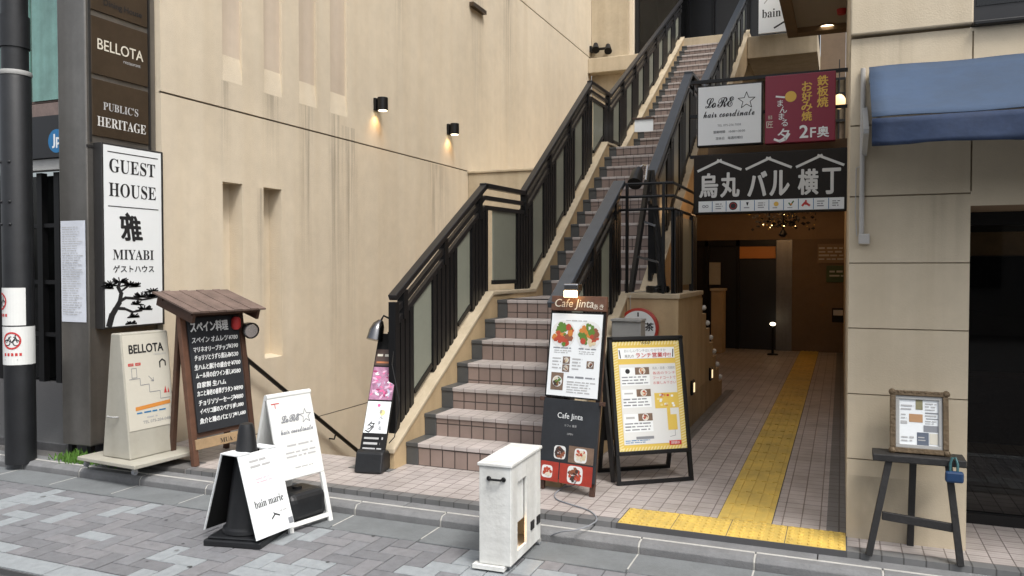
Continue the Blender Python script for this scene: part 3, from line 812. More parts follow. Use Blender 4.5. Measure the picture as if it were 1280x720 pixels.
b.add([(XP, 4.65, 0), (XP, 4.65, 2.66), (XP, 15.2, 2.66), (XP, 15.2, 0)], [(0, 1, 2, 3)], PILLAR)
b.add([(XP + WP, 4.65, 0), (XP + WP, 4.65, 1.765), (XP + WP, 5.3, 1.765), (XP + WP, 5.3, 0)], [(0, 3, 2, 1)], PILLAR)
b.add([(XP + WP, 4.65, 1.765), (4.03, 4.65, 1.765), (4.03, 5.3, 1.765), (XP + WP, 5.3, 1.765)], [(0, 3, 2, 1)], CEIL)
b.build('pillar_wall', cb)
b = MB()
b.box((XP - 0.004, 4.625, 2.678), (0.600, 5.2, 9.0), PILLAR)
b.box((0.600, 4.625, 3.9), (4.03, 5.2, 9.0), PILLAR)
b.box((XP - 0.002, 5.2, 2.665), (XP + 0.4, 15.2, 9.0), PILLAR)
b.build('upper_wall', cb, bev=0.008)
b = MB(); b.add([(XP, 4.6485, 0.001), (XP + WP, 4.6485, 0.001), (XP + WP, 4.6485, 0.34), (XP, 4.6485, 0.34)], [(0, 1, 2, 3)], GX); b.build('grime', cb)
for x0_, x1_, z0_, z1_ in ((0.05, 0.40, 1.9, 2.66), (0.30, 0.60, 1.2, 1.83)):
    b = MB(); b.add([(x0_, 4.6483, z0_), (x1_, 4.6483, z0_), (x1_, 4.6483, z1_), (x0_, 4.6483, z1_)], [(0, 1, 2, 3)], gmx); b.build('rain_stain', cb)
b = MB(); b.box((0.604, 4.70, 2.685), (4.02, 4.76, 3.88), DARKSHOP); b.box((0.602, 4.61, 2.664), (4.02, 4.80, 2.684), BLACK); wnd = b.build('upper_window', cb, bev=0.004)
b = MB(); b.box((0.62, 4.695, 2.78), (4.0, 4.698, 3.86), GLASSDK); b.build('pane', wnd)
# shop window: frame, glass and the dim room behind it
YS = 5.2
b = MB()
b.box((0.602, YS - 0.03, 0.0), (4.02, YS + 0.03, 0.06), BLACK)
b.box((0.603, YS - 0.03, 1.69), (4.02, YS + 0.03, 1.763), BLACK)
b.box((0.602, YS - 0.025, 0.06), (0.632, YS + 0.03, 1.69), BLACK)
b.box((1.85, YS - 0.025, 0.06), (1.90, YS + 0.03, 1.69), BLACK)
sw = b.build('shop_window', cb)
b = MB(); b.add([(0.632, YS, 0.06), (1.85, YS, 0.06), (1.85, YS, 1.69), (0.632, YS, 1.69)], [(0, 1, 2, 3)], GLASSDK)
b.add([(1.90, YS, 0.06), (4.0, YS, 0.06), (4.0, YS, 1.69), (1.90, YS, 1.69)], [(0, 1, 2, 3)], GLASSDK); b.build('pane', sw)
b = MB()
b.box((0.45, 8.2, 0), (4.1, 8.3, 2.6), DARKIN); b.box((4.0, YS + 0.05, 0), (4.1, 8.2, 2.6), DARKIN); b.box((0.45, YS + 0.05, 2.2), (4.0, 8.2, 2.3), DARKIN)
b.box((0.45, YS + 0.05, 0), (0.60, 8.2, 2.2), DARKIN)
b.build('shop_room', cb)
b = MB(); b.box((0.75, 7.6, 0.0), (2.6, 8.0, 0.55), WOODDK); b.box((0.70, 7.7, 1.55), (3.4, 7.9, 1.75), WOODPALE); b.box((1.5, 6.8, 0.0), (3.2, 7.2, 0.8), DARKIN); b.build('shop_counter', cb, bev=0.01)
fl_ = thing('fairy_lights', 'string of tiny yellow lights inside the dark shop window', 'string lights', (1.2, 6.4, 1.1))
b = MB(); pts = [(0.72 + 0.07 * k, 6.4, 1.13 + 0.02 * math.sin(k * 0.9) - 0.0 * k) for k in range(26)]; b.tube(pts, 0.003, BLACK, 4); b.build('wire', fl_)
for k in (1, 7, 8, 9, 10, 13, 16, 20, 23):
    b = MB(); b.sphere((pts[k][0], 6.4, pts[k][2] - 0.01 - 0.02 * (k % 3)), 0.007, BULB, 6); b.build('bulb', fl_)

l = bpy.data.lights.new('shop_fill_light', 'POINT'); l.energy = 4; l.color = (1, 0.75, 0.45); l.shadow_soft_size = 0.1  # unseen lamp added in the shop to brighten the dark shelf
lo = bpy.data.objects.new('shop_fill_light', l); col.objects.link(lo); lo.location = (2.2, 7.2, 2.0); lo.parent = cb; lo.location = Vector((2.2, 7.2, 2.0)) - cb.location
# passage: ceiling, lintel, back wall and doors
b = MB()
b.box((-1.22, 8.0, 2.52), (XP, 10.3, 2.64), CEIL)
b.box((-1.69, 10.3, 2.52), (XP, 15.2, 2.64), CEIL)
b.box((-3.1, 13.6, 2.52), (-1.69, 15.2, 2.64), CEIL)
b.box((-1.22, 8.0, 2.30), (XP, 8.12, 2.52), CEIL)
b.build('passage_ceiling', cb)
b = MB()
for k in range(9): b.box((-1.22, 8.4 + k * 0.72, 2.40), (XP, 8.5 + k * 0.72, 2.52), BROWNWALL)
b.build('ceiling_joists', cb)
b = MB()
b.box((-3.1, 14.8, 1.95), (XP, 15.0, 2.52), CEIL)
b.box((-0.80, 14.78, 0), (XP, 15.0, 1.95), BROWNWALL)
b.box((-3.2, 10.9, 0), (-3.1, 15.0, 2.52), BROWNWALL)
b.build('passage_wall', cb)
b = MB(); b.box((-2.05, 13.9, 0), (-1.86, 14.3, 1.06), BLOCKP); b.box((-2.07, 13.88, 1.06), (-1.84, 14.32, 1.10), PLASTER2); b.build('stub_wall', cb, bev=0.006)
b = MB()
b.box((-3.1, 14.86, 0), (-0.80, 14.95, 1.95), DARKSHOP)
for x in (-2.95, -2.3, -1.75): b.box((x, 14.80, 0), (x + 0.06, 14.86, 1.95), BLACK)
b.box((-3.1, 14.80, 1.84), (-0.80, 14.858, 1.949), BLACK)
dr = b.build('passage_door', cb)
b = MB(); b.box((-1.06, 14.76, 0), (-0.80, 14.84, 1.94), STEEL); b.box((-1.70, 14.81, 1.62), (-1.08, 14.855, 1.83), ORANGE); b.build('door_frame', dr)  # orange panel painted in place of the lit interior behind
for x, w, z0, z1 in ((-2.88, 0.30, 0.95, 1.55), (-2.22, 0.20, 1.15, 1.55)):
    b = MB(); b.box((x, 14.79, z0), (x + w, 14.80, z1), CREAM); o = b.build('paper_notice', dr)
for x_, y_, e_ in ((-0.9, 13.0, 10), (-0.9, 9.3, 6)):  # warm lamps with fittings, added to brighten the dark passage
    cl_ = thing('passage_fill_light', 'small warm fill light added under the passage ceiling, %s' % ('near the far doors' if y_ > 10 else 'near the sign board'), 'ceiling light', (x_, y_, 2.40), 'warm fill lights added under the passage ceiling')
    q = MB(); q.lathe([(0.06, 2.505), (0.07, 2.52)], (x_, y_, 0), BLACK, 16); q.build('rim', cl_)
    q = MB(); q.lathe([(0.05, 2.498), (0.052, 2.505)], (x_, y_, 0), BULB, 16); q.build('lens', cl_)
    pl = bpy.data.lights.new('passage_fill', 'POINT'); pl.energy = e_; pl.color = (1, 0.6, 0.3); pl.shadow_soft_size = 0.06
    plo = bpy.data.objects.new('passage_fill', pl); col.objects.link(plo); plo.parent = cl_; plo.location = (0, 0, -0.02)
tl = thing('pendant_lamp', 'small glowing white lamp deep in the dark passage', 'lamp', (-1.0, 13.9, 0.3))
p = ony(966, 405, 14.0)
b = MB(); b.sphere(p, 0.036, BULBW, 12, (1.3, 1, 0.8)); b.build('globe', tl, smooth=True)
b = MB(); b.lathe([(0.09, 0), (0.09, 0.02), (0.02, 0.03), (0.02, p.z - 0.05)], (p.x, p.y, 0), BLACK, 12); b.build('stand', tl)
# notices on the passage's right back wall
q0, q1 = ony(1022, 305, 14.75), ony(1056, 329, 14.75)
b = MB(); b.box((q0.x, 14.755, q1.z), (q1.x, 14.775, q0.z), mat('notice_board_tan', (0.20, 0.14, 0.09), 0.7)); M = frame((q0.x, 14.754, q1.z), X_, -Y_); b.lines(0.02, q1.x - q0.x - 0.02, 0.04, q0.z - q1.z - 0.04, 4, INKPALE, M, ragged=0.05)
solo(b, 'notice_board', 'tan notice board of pale lettering on the brown passage back wall', 'notice board', (q0.x, 14.76, q1.z))
q0, q1 = ony(1033, 332, 14.75), ony(1057, 353, 14.75)
b = MB(); b.box((q0.x, 14.755, q1.z), (min(q1.x, XP - 0.01), 14.775, q0.z), mat('board_green', (0.035, 0.07, 0.03), 0.6)); M = frame((q0.x, 14.754, q1.z), X_, -Y_); b.lines(0.05, 0.28, 0.08, 0.22, 2, INKPALE, M, ragged=0.1)
solo(b, 'green_board', 'dark green sign below the tan board on passage back wall', 'sign', (q0.x, 14.76, q1.z))
q0, q1 = ony(1040, 385, 14.3), ony(1055, 432, 14.3)
t = thing('menu_stand', 'small dark menu stand at the far end of the passage', 'menu stand', (q0.x + 0.1, 14.3, 0))
b = MB(); b.box((q0.x, 14.28, 0.55), (q1.x, 14.31, q0.z), BLACKMATTE); b.build('board', t)
b = MB(); b.box((q0.x + 0.02, 14.275, q0.z - 0.12), (q1.x - 0.02, 14.279, q0.z - 0.03), INKPALE); b.build('heading', t)
b = MB(); b.bar((q0.x + 0.02, 14.3, 0), (q0.x + 0.02, 14.3, 0.55), 0.02, 0.02, BLACK); b.bar((q1.x - 0.02, 14.3, 0), (q1.x - 0.02, 14.3, 0.55), 0.02, 0.02, BLACK); b.build('legs', t)

# glittering mobile of dark hanging leaves at the passage mouth
mo = thing('hanging_ornament', 'dark hanging cluster of leaves with gold glints under the passage ceiling', 'ornament', (-0.62, 10.0, 2.4))
b = MB(); rr_ = random.Random(3)
gl = MB()
for k in range(150):
    x = -0.62 + rr_.gauss(0, 0.17); y = 9.6 + rr_.uniform(-0.3, 0.3); z = 2.02 + rr_.uniform(-0.1, 0.12) - abs(x + 0.62) * 0.1
    a = rr_.uniform(0, PI)
    m_ = gl if rr_.random() < 0.3 else b
    s_ = 0.009 if m_ is gl else 0.03
    c_, n_ = math.cos(a), math.sin(a)
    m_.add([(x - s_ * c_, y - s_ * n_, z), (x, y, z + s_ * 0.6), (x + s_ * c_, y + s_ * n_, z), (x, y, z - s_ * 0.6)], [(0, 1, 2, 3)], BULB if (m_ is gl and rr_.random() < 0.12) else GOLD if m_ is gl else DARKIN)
b.tube([(-0.62, 9.6, 2.5), (-0.62, 9.6, 1.86)], 0.012, BLACK, 6); b.lathe([(0.02, 1.80), (0.05, 1.83), (0.02, 1.88)], (-0.62, 9.6, 0), BLACK, 10)
b.build('leaves', mo); gl.build('gold_glints', mo)

# upper gallery to the right of the stair: back wall, lattice window, lantern and soffit with lamp
b = MB()
b.box((SR + 0.15, 17.9, 2.65), (XP, 18.1, 5.42), BROWNWALL); b.box((-0.448, 17.9, 5.42), (XP, 18.1, 9.5), BROWNWALL)
b.build('gallery_wall', cb)
b = MB()
for k in range(6): x = -0.62 + k * 0.13; b.box((x, 17.84, 3.6), (x + 0.03, 17.88, 5.35), BLACK)
for z in (3.6, 4.45, 5.0, 5.3): b.box((-0.62, 17.82, z), (XP, 17.84, z + 0.05), BLACK)
b.build('lattice_window', cb)
b = MB(); b.box((-0.62, 17.885, 4.45), (XP, 17.897, 5.3), mat('dim_shoji', (0.12, 0.09, 0.05), 0.7)); b.build('lattice_pane', cb)
la = thing('lantern', 'round glowing paper lantern hanging beyond the crimson sign', 'lantern', (-0.1, 16.6, 4.6))
p = ony(1049, 127, 16.6)
b = MB(); b.sphere(p, 0.13, BULBDIM, 16, (0.9, 0.9, 1.1)); b.build('shade', la, smooth=True)
b = MB(); b.tube([p + Vector((0, 0, 0.13)), p + Vector((0, 0, 0.8))], 0.01, BLACK, 6); b.build('cord', la)
b = MB()
b.box((-0.735, 10.2, 4.80), (XP - 0.006, 12.06, 5.05), CEIL)
b.box((-0.735, 10.2, 4.70), (-0.60, 12.06, 4.80), CEIL); b.box((-0.60, 11.85, 4.70), (XP - 0.006, 12.06, 4.80), CEIL)
b.build('overhang', cb, bev=0.006)
b = MB(); b.box((-0.60, 10.2, 4.775), (XP - 0.006, 11.85, 4.798), CEILG); b.build('overhang_soffit', cb)
p = onz(1034, 32, 4.77)
dl = thing('downlight', 'round lit downlight in the overhang soffit above the passage', 'ceiling light', p)
b = MB(); b.lathe([(0.11, -0.012), (0.12, 0.0), (0.12, 0.01)], (p.x, p.y, 4.77), CEIL, 20); b.build('rim', dl)
b = MB(); b.lathe([(0.085, -0.016), (0.085, -0.010)], (p.x, p.y, 4.77), BULBW, 20); b.build('lens', dl)
p = onz(1052, 13, 4.76)
b = MB(); b.lathe([(0.05, -0.05), (0.06, 0.015)], (p.x, p.y, p.z), INKRED, 12); solo(b, 'fire_sensor', 'tiny red fire alarm fitting on the overhang soffit', 'sensor', p)

# hair salon banner on the gallery rail
p0, p1 = ony(948, 42, 15.7), ony(984, 42, 15.7)
bn = thing('banner_sign', 'white salon banner at the top gallery edge half hidden by the overhang', 'sign', (p0.x, 15.7, p0.z))
W = 0.95
M = frame((p0.x, 15.72, p0.z), X_, -Y_)
b = MB(); b.box((0, 0, -0.05), (W, 1.2, 0), WHITE, M); b.build('panel', bn)
b = MB(); b.text(serif('bain marie'), 0.06, 0.28, 0.16, INK, M, al='L', w=0.83); b.stroke([(0.28, 0.08), (0.45, 0.17), (0.6, 0.08)], 0.03, 0.002, INK, M)
b.stroke([(0.1, 0.55), (0.3, 0.8), (0.5, 0.65), (0.62, 0.95)], 0.02, 0.002, INKPALE, M); b.build('lettering', bn)

# ================================================================== ACROSS THE STREET (seen mirrored in the shop glass)
ob = thing('opposite_building', 'plain grey building with rows of dark windows across the street', 'building', (0, -11, 0))
b = MB(); b.box((-30, -13, -0.12), (30, -11, 4.6), mat('grey_render', (0.20, 0.19, 0.18), 0.8, 0.3, 2)); b.build('wall', ob)
for k in range(14):
    for f_ in range(1):
        b = MB(); b.box((-27 + k * 4, -11.0, 1.0 + f_ * 3.6), (-24.6 + k * 4, -10.95, 2.9 + f_ * 3.6), DARKSHOP); w_ = b.build('window', ob)
b = MB(); b.box((-30, -11.0, 3.5), (30, -10.9, 3.8), GREYMET); b.build('cornice', ob)

# ================================================================== OVERHEAD SIGNS at the passage mouth (y = 7.6)
YG = 7.6
def face(u0, v0, u1, v1, y=YG):
    a, c = ony(u0, v1, y), ony(u1, v0, y)
    return frame((a.x, y, a.z), X_, -Y_), c.x - a.x, c.z - a.z
sf = thing('sign_gantry', 'black steel bar frame carrying the signs over the passage mouth', 'gantry', (-1.2, YG + 0.1, 1.95))
b = MB()
for z in (3.20, 2.88, 2.50): b.bar((-1.34, YG + 0.11, z), (XP, YG + 0.11, z), 0.03, 0.03, BLACK)
for x in (-1.24, -0.66, -0.03): b.bar((x, YG + 0.11, 1.95), (x, YG + 0.11, 3.22), 0.03, 0.03, BLACK)
b.build('bars', sf)
# script salon sign
M, W, Hh = face(871, 101.5, 953.5, 184)
s1 = thing('salon_sign', 'white illuminated hair salon sign with script letters and a star outline', 'sign', (M.translation.x, YG, M.translation.z))
b = MB(); b.box((0, 0, -0.09), (W, Hh, 0.0), BLACK, M); b.build('frame', s1, bev=0.004)
b = MB(); b.box((0.012, 0.012, -0.02), (W - 0.012, Hh - 0.012, 0.004), WHITE, M); b.build('panel', s1)
def star(q, M, x, y, r, m, w=0.006, z=0.0055):
    pts = [(x + (r if k % 2 == 0 else r * 0.42) * math.sin(PI * k / 5), y + (r if k % 2 == 0 else r * 0.42) * math.cos(PI * k / 5)) for k in range(11)]
    q.stroke(pts, w, z, m, M)
b = MB(); b.text(script('LoRE'), W * 0.13, Hh * 0.63, Hh * 0.16, INK, M, al='L', w=W * 0.44, z=0.0055, bold=0.01); star(b, M, W * 0.76, Hh * 0.71, Hh * 0.14, INK)
b.text(script('hair coordinate'), W * 0.1, Hh * 0.47, Hh * 0.105, INK, M, al='L', w=W * 0.78, z=0.0055, bold=0.01)
b.text('TEL 075-256-7008', W * 0.5, Hh * 0.315, Hh * 0.035, INKGREY, M, z=0.0055)
b.text('営業時間　10:00～20:00', W * 0.5, Hh * 0.205, Hh * 0.045, INKGREY, M, z=0.0055, bold=0.01)
b.text('定休日　毎週月曜日', W * 0.5, Hh * 0.10, Hh * 0.045, INKGREY, M, z=0.0055, bold=0.01)
b.build('lettering', s1)
# crimson sign
M, W, Hh = face(956, 88, 1045, 180)
s2 = thing('restaurant_sign', 'crimson illuminated restaurant sign with yellow and white vertical lettering', 'sign', (M.translation.x, YG, M.translation.z))
b = MB(); b.box((0, 0, -0.10), (W, Hh, 0), REDSIGN, M); b.build('panel', s2, bev=0.006)
b = MB()
for i, ch in enumerate('鉄板焼'): b.text(ch, W * 0.82, Hh * (0.80 - 0.155 * i), Hh * 0.145, GOLD, M, bold=0.025)
for i, ch in enumerate('お好み焼'): b.text(ch, W * 0.60, Hh * (0.74 - 0.145 * i), Hh * 0.135, GOLD, M, bold=0.025)
b.disc(W * 0.37, Hh * 0.675, Hh * 0.08, 0.0018, GOLD, M)
b.build('yellow_lettering', s2)
b = MB()
b.text('2', W * 0.56, Hh * 0.06, Hh * 0.18, WHITE, M, bold=0.03); b.text('F', W * 0.69, Hh * 0.06, Hh * 0.14, WHITE, M, bold=0.02); b.text('奥', W * 0.83, Hh * 0.055, Hh * 0.155, WHITE, M, bold=0.025)
for i, ch in enumerate('まんまる'): b.text(ch, W * (0.22 + 0.035 * (i % 2) + 0.01 * i), Hh * (0.54 - 0.098 * i), Hh * 0.095, WHITE, M, bold=0.01)
b.text('夕', W * 0.27, Hh * 0.03, Hh * 0.18, WHITE, M, bold=0.02)
b.stroke([(W * 0.14, Hh * 0.06), (W * 0.22, Hh * 0.025), (W * 0.30, Hh * 0.05), (W * 0.35, Hh * 0.13)], 0.02, 0.0015, WHITE, M)
b.text('居酒', W * 0.075, Hh * 0.36, Hh * 0.055, PALEL, M, w=W * 0.06); b.text('匠', W * 0.07, Hh * 0.235, Hh * 0.095, PALEL, M)
b.stroke([(W * 0.16, Hh * 0.69), (W * 0.28, Hh * 0.67)], 0.015, 0.0015, WHITE, M)
b.build('white_lettering', s2)
# alley name board
M, W, Hh = face(867, 184.5, 1061, 268)
s3 = thing('alley_sign', 'dark board with silver alley name under three roof shapes and logo strip', 'sign', (M.translation.x, YG, M.translation.z))
b = MB(); b.box((0, 0, -0.11), (W, Hh, 0.006), DARKSIGN, M); b.build('board', s3, bev=0.006)
b = MB()
for k, wd in enumerate(('烏丸', 'バル', '横丁')):
    cx = W * (0.175 + 0.325 * k)
    b.stroke([(cx - W * 0.145, Hh * 0.73), (cx + W * 0.012, Hh * 0.90)], 0.022, 0.008, SILVERL, M); b.stroke([(cx - W * 0.012, Hh * 0.90), (cx + W * 0.145, Hh * 0.73)], 0.022, 0.0092, SILVERL, M)
    for i, ch in enumerate(wd):
        b.text(ch, cx + W * (0.072 * (2 * i - 1)), Hh * 0.28, Hh * 0.40, SILVERL, M, bold=0.028, z=0.0085, w=W * (0.12 if ch != '丁' else 0.105))
b.build('lettering', s3)
b = MB(); b.box((W * 0.035, Hh * 0.03, 0.004), (W * 0.975, Hh * 0.215, 0.009), WHITE, M); stp = b.build('logo_strip', s3)
b = MB()
n = 10; cw = W * 0.94 / n
for k in range(n):
    x = W * 0.035 + cw * (k + 0.5); yc = Hh * 0.125; r = Hh * 0.055
    if k: b.rect(x - cw / 2 - 0.003, x - cw / 2 + 0.003, Hh * 0.035, Hh * 0.21, 0.0105, INKBLUE, M)
    if k == 0: b.text('∞', x, yc - r * 0.4, r * 0.9, INKGREY, M, z=0.0105)
    elif k == 2: b.disc(x, yc, r * 1.25, 0.0105, INK, M); b.ring(x, yc, r * 0.8, r * 0.95, 0.0112, INKRED, M)
    elif k == 3: b.poly([(x - r * 0.4, yc + r), (x + r * 0.4, yc + r), (x + r * 0.1, yc), (x - r * 0.1, yc)], 0.0105, INK, M); b.lines(x - r, x + r, yc - r, yc - r * 0.3, 1, INKGREY, M, 0.0105)
    elif k == 5: b.disc(x, yc + r * 0.2, r * 0.7, 0.0105, GOLD, M); b.lines(x - r, x + r, yc - r * 1.2, yc - r * 0.6, 1, INKGREY, M, 0.0105)
    elif k == 6: b.stroke([(x - r * 0.6, yc + r * 0.4), (x - r * 0.1, yc - r * 0.3), (x + r * 0.7, yc + r * 0.9)], 0.012, 0.0105, INKGREEN, M); b.disc(x + r * 0.1, yc, r * 0.3, 0.011, ORANGE, M); b.lines(x - r, x + r, yc - r * 1.2, yc - r * 0.7, 1, INKGREY, M, 0.0105)
    elif k == 7: b.stroke([(x - r, yc - r * 0.5), (x - r * 0.2, yc + r * 0.4), (x + r, yc - r * 0.5)], 0.018, 0.0105, INKRED, M); b.stroke([(x, yc + r), (x, yc - r * 0.2)], 0.014, 0.011, INKRED, M)
    else: b.lines(x - r * 1.1, x + r * 1.1, yc - r, yc + r, 3, INKGREY, M, 0.0105)
b.build('shop_logos', stp)

# ================================================================== AWNING, CONDUIT
aw = thing('awning', 'blue canvas awning with hanging valance above the shop window', 'awning', (1.2, 4.65, 2.2))
a0 = ony(1085, 85, 4.60); a1 = ony(1090, 147, 4.06); a2 = ony(1090, 182, 4.05)
x0, x1 = 0.122, 3.2
b = MB()
nx, ny = 40, 8
def canopy(i, j):
    t_ = j / ny; x = x0 + (x1 - x0) * i / nx
    y = 4.60 + (4.06 - 4.60) * t_; z = a0.z + (a1.z - a0.z) * t_ - 0.014 * math.sin(PI * t_) * (1 + 0.4 * math.sin(i * 0.35)) + 0.003 * math.sin(i * 0.9 + j * 0.8)
    return (x, y, z)
v = [canopy(i, j) for j in range(ny + 1) for i in range(nx + 1)]
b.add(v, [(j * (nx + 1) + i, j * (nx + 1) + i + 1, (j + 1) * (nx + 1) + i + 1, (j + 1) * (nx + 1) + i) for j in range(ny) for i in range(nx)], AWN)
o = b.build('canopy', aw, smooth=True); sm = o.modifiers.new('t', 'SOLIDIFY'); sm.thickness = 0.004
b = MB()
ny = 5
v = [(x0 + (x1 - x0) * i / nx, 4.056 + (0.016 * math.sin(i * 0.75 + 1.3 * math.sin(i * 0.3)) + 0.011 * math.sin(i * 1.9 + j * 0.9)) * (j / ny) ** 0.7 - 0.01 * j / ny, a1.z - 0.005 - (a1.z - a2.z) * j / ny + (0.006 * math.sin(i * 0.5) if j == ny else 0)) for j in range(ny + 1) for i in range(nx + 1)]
b.add(v, [(j * (nx + 1) + i, j * (nx + 1) + i + 1, (j + 1) * (nx + 1) + i + 1, (j + 1) * (nx + 1) + i) for j in range(ny) for i in range(nx)], AWNSHADE)
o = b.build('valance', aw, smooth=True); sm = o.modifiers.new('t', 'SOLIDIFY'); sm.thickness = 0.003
b = MB(); b.bar((x0, 4.074, a1.z - 0.016), (x1, 4.074, a1.z - 0.016), 0.022, 0.022, GREYMET); b.build('front_bar', aw)
b = MB(); b.bar((x0, 4.625, a0.z - 0.05), (x1, 4.625, a0.z - 0.05), 0.04, 0.05, GREYMET); b.build('wall_bar', aw)
b = MB(); b.bar((x0 + 0.03, 4.60, a1.z - 0.02), (x0 + 0.03, 4.08, a1.z - 0.012), 0.02, 0.03, GREYMET)
b.prism([(4.645, a1.z - 0.10), (4.645, a1.z + 0.16), (4.30, a1.z - 0.012), (4.30, a1.z - 0.035)], x0 - 0.03, x0 - 0.005, GREYMET, frame((0, 0, 0), (0, 1, 0), (1, 0, 0))); b.build('side_bracket', aw)
cd_ = thing('conduit', 'thin grey pipe with a small junction box on the pillar', 'pipe', (0.095, 4.63, 1.6))
b = MB(); b.tube([(0.095, 4.632, 1.60), (0.095, 4.632, 2.50)], 0.013, CONDUIT, 10); b.build('pipe', cd_, smooth=True)
b = MB(); b.box((0.08, 4.60, 1.575), (0.135, 4.649, 1.63), CONDUIT); b.build('junction_box', cd_, bev=0.006)
b = MB(); b.tube([(0.072, 4.64, 1.62), (0.064, 4.64, 1.75), (0.066, 4.64, 1.98), (0.09, 4.64, 1.99)], 0.003, CONDUIT, 5); b.build('wire', cd_)

# ================================================================== FAR LEFT: shopfront, steel pylon, pole
jp = thing('corner_shopfront', 'dark shopfront with teal glass upper storey and round blue logo', 'building', (-9.0, 7, 0))
def pz(v, y=7.0, u=60): return ony(u, v, y).z
b = MB(); b.box((-16, 7.0, pz(128)), (-5.63, 7.3, 12), STONEBAND); b.build('wall', jp)
b = MB()
for k in range(8):
    x = -15.3 + k * 1.2
    b.box((x + 0.02, 6.97, pz(126)), (x + 1.18, 6.995, 12), TEALG)
b.build('upper_glass', jp)
b = MB(); b.box((-16, 6.96, pz(148)), (-5.63, 6.999, pz(130)), STONEBAND); b.build('stone_band', jp)
b = MB(); b.box((-16, 6.80, pz(201)), (-5.63, 6.99, pz(150)), DARKSHOP); fa = b.build('fascia', jp)
p = ony(70, 176, 6.79)
M = frame((p.x, 6.797, p.z), X_, -Y_)
b = MB(); b.disc(0, 0, 0.14, 0.001, INKBLUE, M, 32); b.text('Jp', 0, -0.08, 0.16, WHITE, M, bold=0.03, z=0.002); b.build('logo', fa)
b = MB(); b.box((-16, 6.84, pz(215)), (-5.63, 6.99, pz(202)), GREYMET); b.build('transom', jp)
b = MB(); b.box((-16, 7.25, 0.035), (-5.63, 7.4, pz(216)), DARKIN)
for x in (-12.5, -11.2, -10.0, -9.25, -8.95, -8.2): b.box((x, 6.98, 0.035), (x + 0.09, 7.06, pz(216)), BLACK)
for z in (0.6, 1.25, 1.95): b.box((-16, 7.0, z), (-5.63, 7.04, z + 0.05), BLACK)
b.build('door_frame', jp)
b = MB(); b.add([(-16, 7.07, 0.05), (-5.63, 7.07, 0.05), (-5.63, 7.07, 2.7), (-16, 7.07, 2.7)], [(0, 1, 2, 3)], GLASS)
b.build('pane', jp)
b = MB()
for x, z0, z1 in ((-9.16, 0.75, 1.2), (-9.16, 1.32, 1.9), (-9.16, 2.1, 2.6), (-9.15, 0.3, 0.55)): b.box((x, 7.2, z0), (x + 0.2, 7.24, z1), mat('faint_poster', (0.28, 0.32, 0.34), 0.7, 0.4, 6))
b.build('poster', jp)

XPY = -5.25
py = thing('sign_pylon', 'tall brushed steel sign pylon with bronze tenant plates', 'sign pylon', (-5.4, 4.7, 0.035))
b = MB(); b.box((-5.545, 4.37, 0.095), (XPY, 5.035, 7.5), STEEL); b.build('body', py, bev=0.01)
for x, y in ((-5.50, 4.42), (-5.30, 4.42), (-5.50, 4.95), (-5.30, 4.95)):
    b = MB(); b.box((x - 0.02, y - 0.02, -0.03), (x + 0.02, y + 0.02, 0.095), BLACK); b.build('foot', py)
MP = frame((XPY, 4.37, 0), Y_, X_)
b = MB()
for z0, z1 in ((2.36, 2.378), ): b.box((0.0, z0, -0.001), (0.6, z1, 0.006), STEELDK, MP)
b.box((0.03, 2.40, -0.001), (0.04, 7.2, 0.014), STEELDK, MP); b.box((0.585, 2.40, -0.001), (0.60, 7.2, 0.014), STEELDK, MP)
b.build('trim', py)
def plate(v0l, v1l, name):
    z1 = onx(121, v0l, XPY).z; z0 = onx(121, v1l, XPY).z
    q = MB(); q.box((0.045, z0 + 0.012, -0.001), (0.58, z1 - 0.012, 0.010), BRONZE, MP); return q.build(name, py, bev=0.004), z0, z1
pn, z0, z1 = plate(97, 172, 'name_plate')
b = MB(); b.text(serif("PUBLIC'S"), 0.31, z0 + 0.22, 0.062, INKPALE, MP, w=0.33, z=0.0115); b.text(serif('HERITAGE'), 0.32, z0 + 0.09, 0.075, SILVERL, MP, w=0.46, z=0.0115); b.build('lettering', pn)
pn, z0, z1 = plate(19, 95, 'name_plate')
b = MB(); b.text('BELLOTA', 0.315, z0 + 0.205, 0.082, PALEL, MP, w=0.43, z=0.0115, bold=0.01); b.text('restaurant', 0.42, z0 + 0.15, 0.022, INKPALE, MP, z=0.0115); b.build('lettering', pn)
pn, z0, z1 = plate(-55, 16, 'name_plate')
b = MB(); b.text('Dining House', 0.34, z0 + 0.06, 0.06, INK, MP, w=0.36, z=0.0115, bold=0.015); b.build('lettering', pn)
plate(-130, -57, 'name_plate')

# guest house light box
gb = thing('guesthouse_sign', 'white guest house light box with brush character and ink pine tree', 'sign', (XPY + 0.06, 4.7, 0.98))
Yg0, Yg1, Zg0, Zg1 = 4.425, 5.02, 0.985, 2.40
XG = -5.16
MG = frame((XG, Yg0, Zg0), Y_, X_)
W, Hh = Yg1 - Yg0, Zg1 - Zg0
b = MB(); b.box((0, 0, -0.088), (W, Hh, 0), STEELDK, MG); b.build('frame', gb, bev=0.006)
b = MB(); b.box((0.016, 0.016, -0.01), (W - 0.028, Hh - 0.016, 0.003), WHITE, MG); b.build('panel', gb)
b = MB()
b.rect(0.05, W - 0.06, Hh * 0.952, Hh * 0.957, 0.0045, INK, MG); b.rect(0.05, W - 0.06, Hh * 0.66, Hh * 0.665, 0.0045, INK, MG)
b.text(serif('GUEST'), 0.065, Hh * 0.845, Hh * 0.075, INK, MG, al='L', w=W * 0.74, z=0.0045)
b.text(serif('HOUSE'), 0.06, Hh * 0.715, Hh * 0.075, INK, MG, al='L', w=W * 0.76, z=0.0045)
b.text('雅', W * 0.46, Hh * 0.48, Hh * 0.135, INK, MG, bold=0.035, z=0.0045, shear=-0.15)
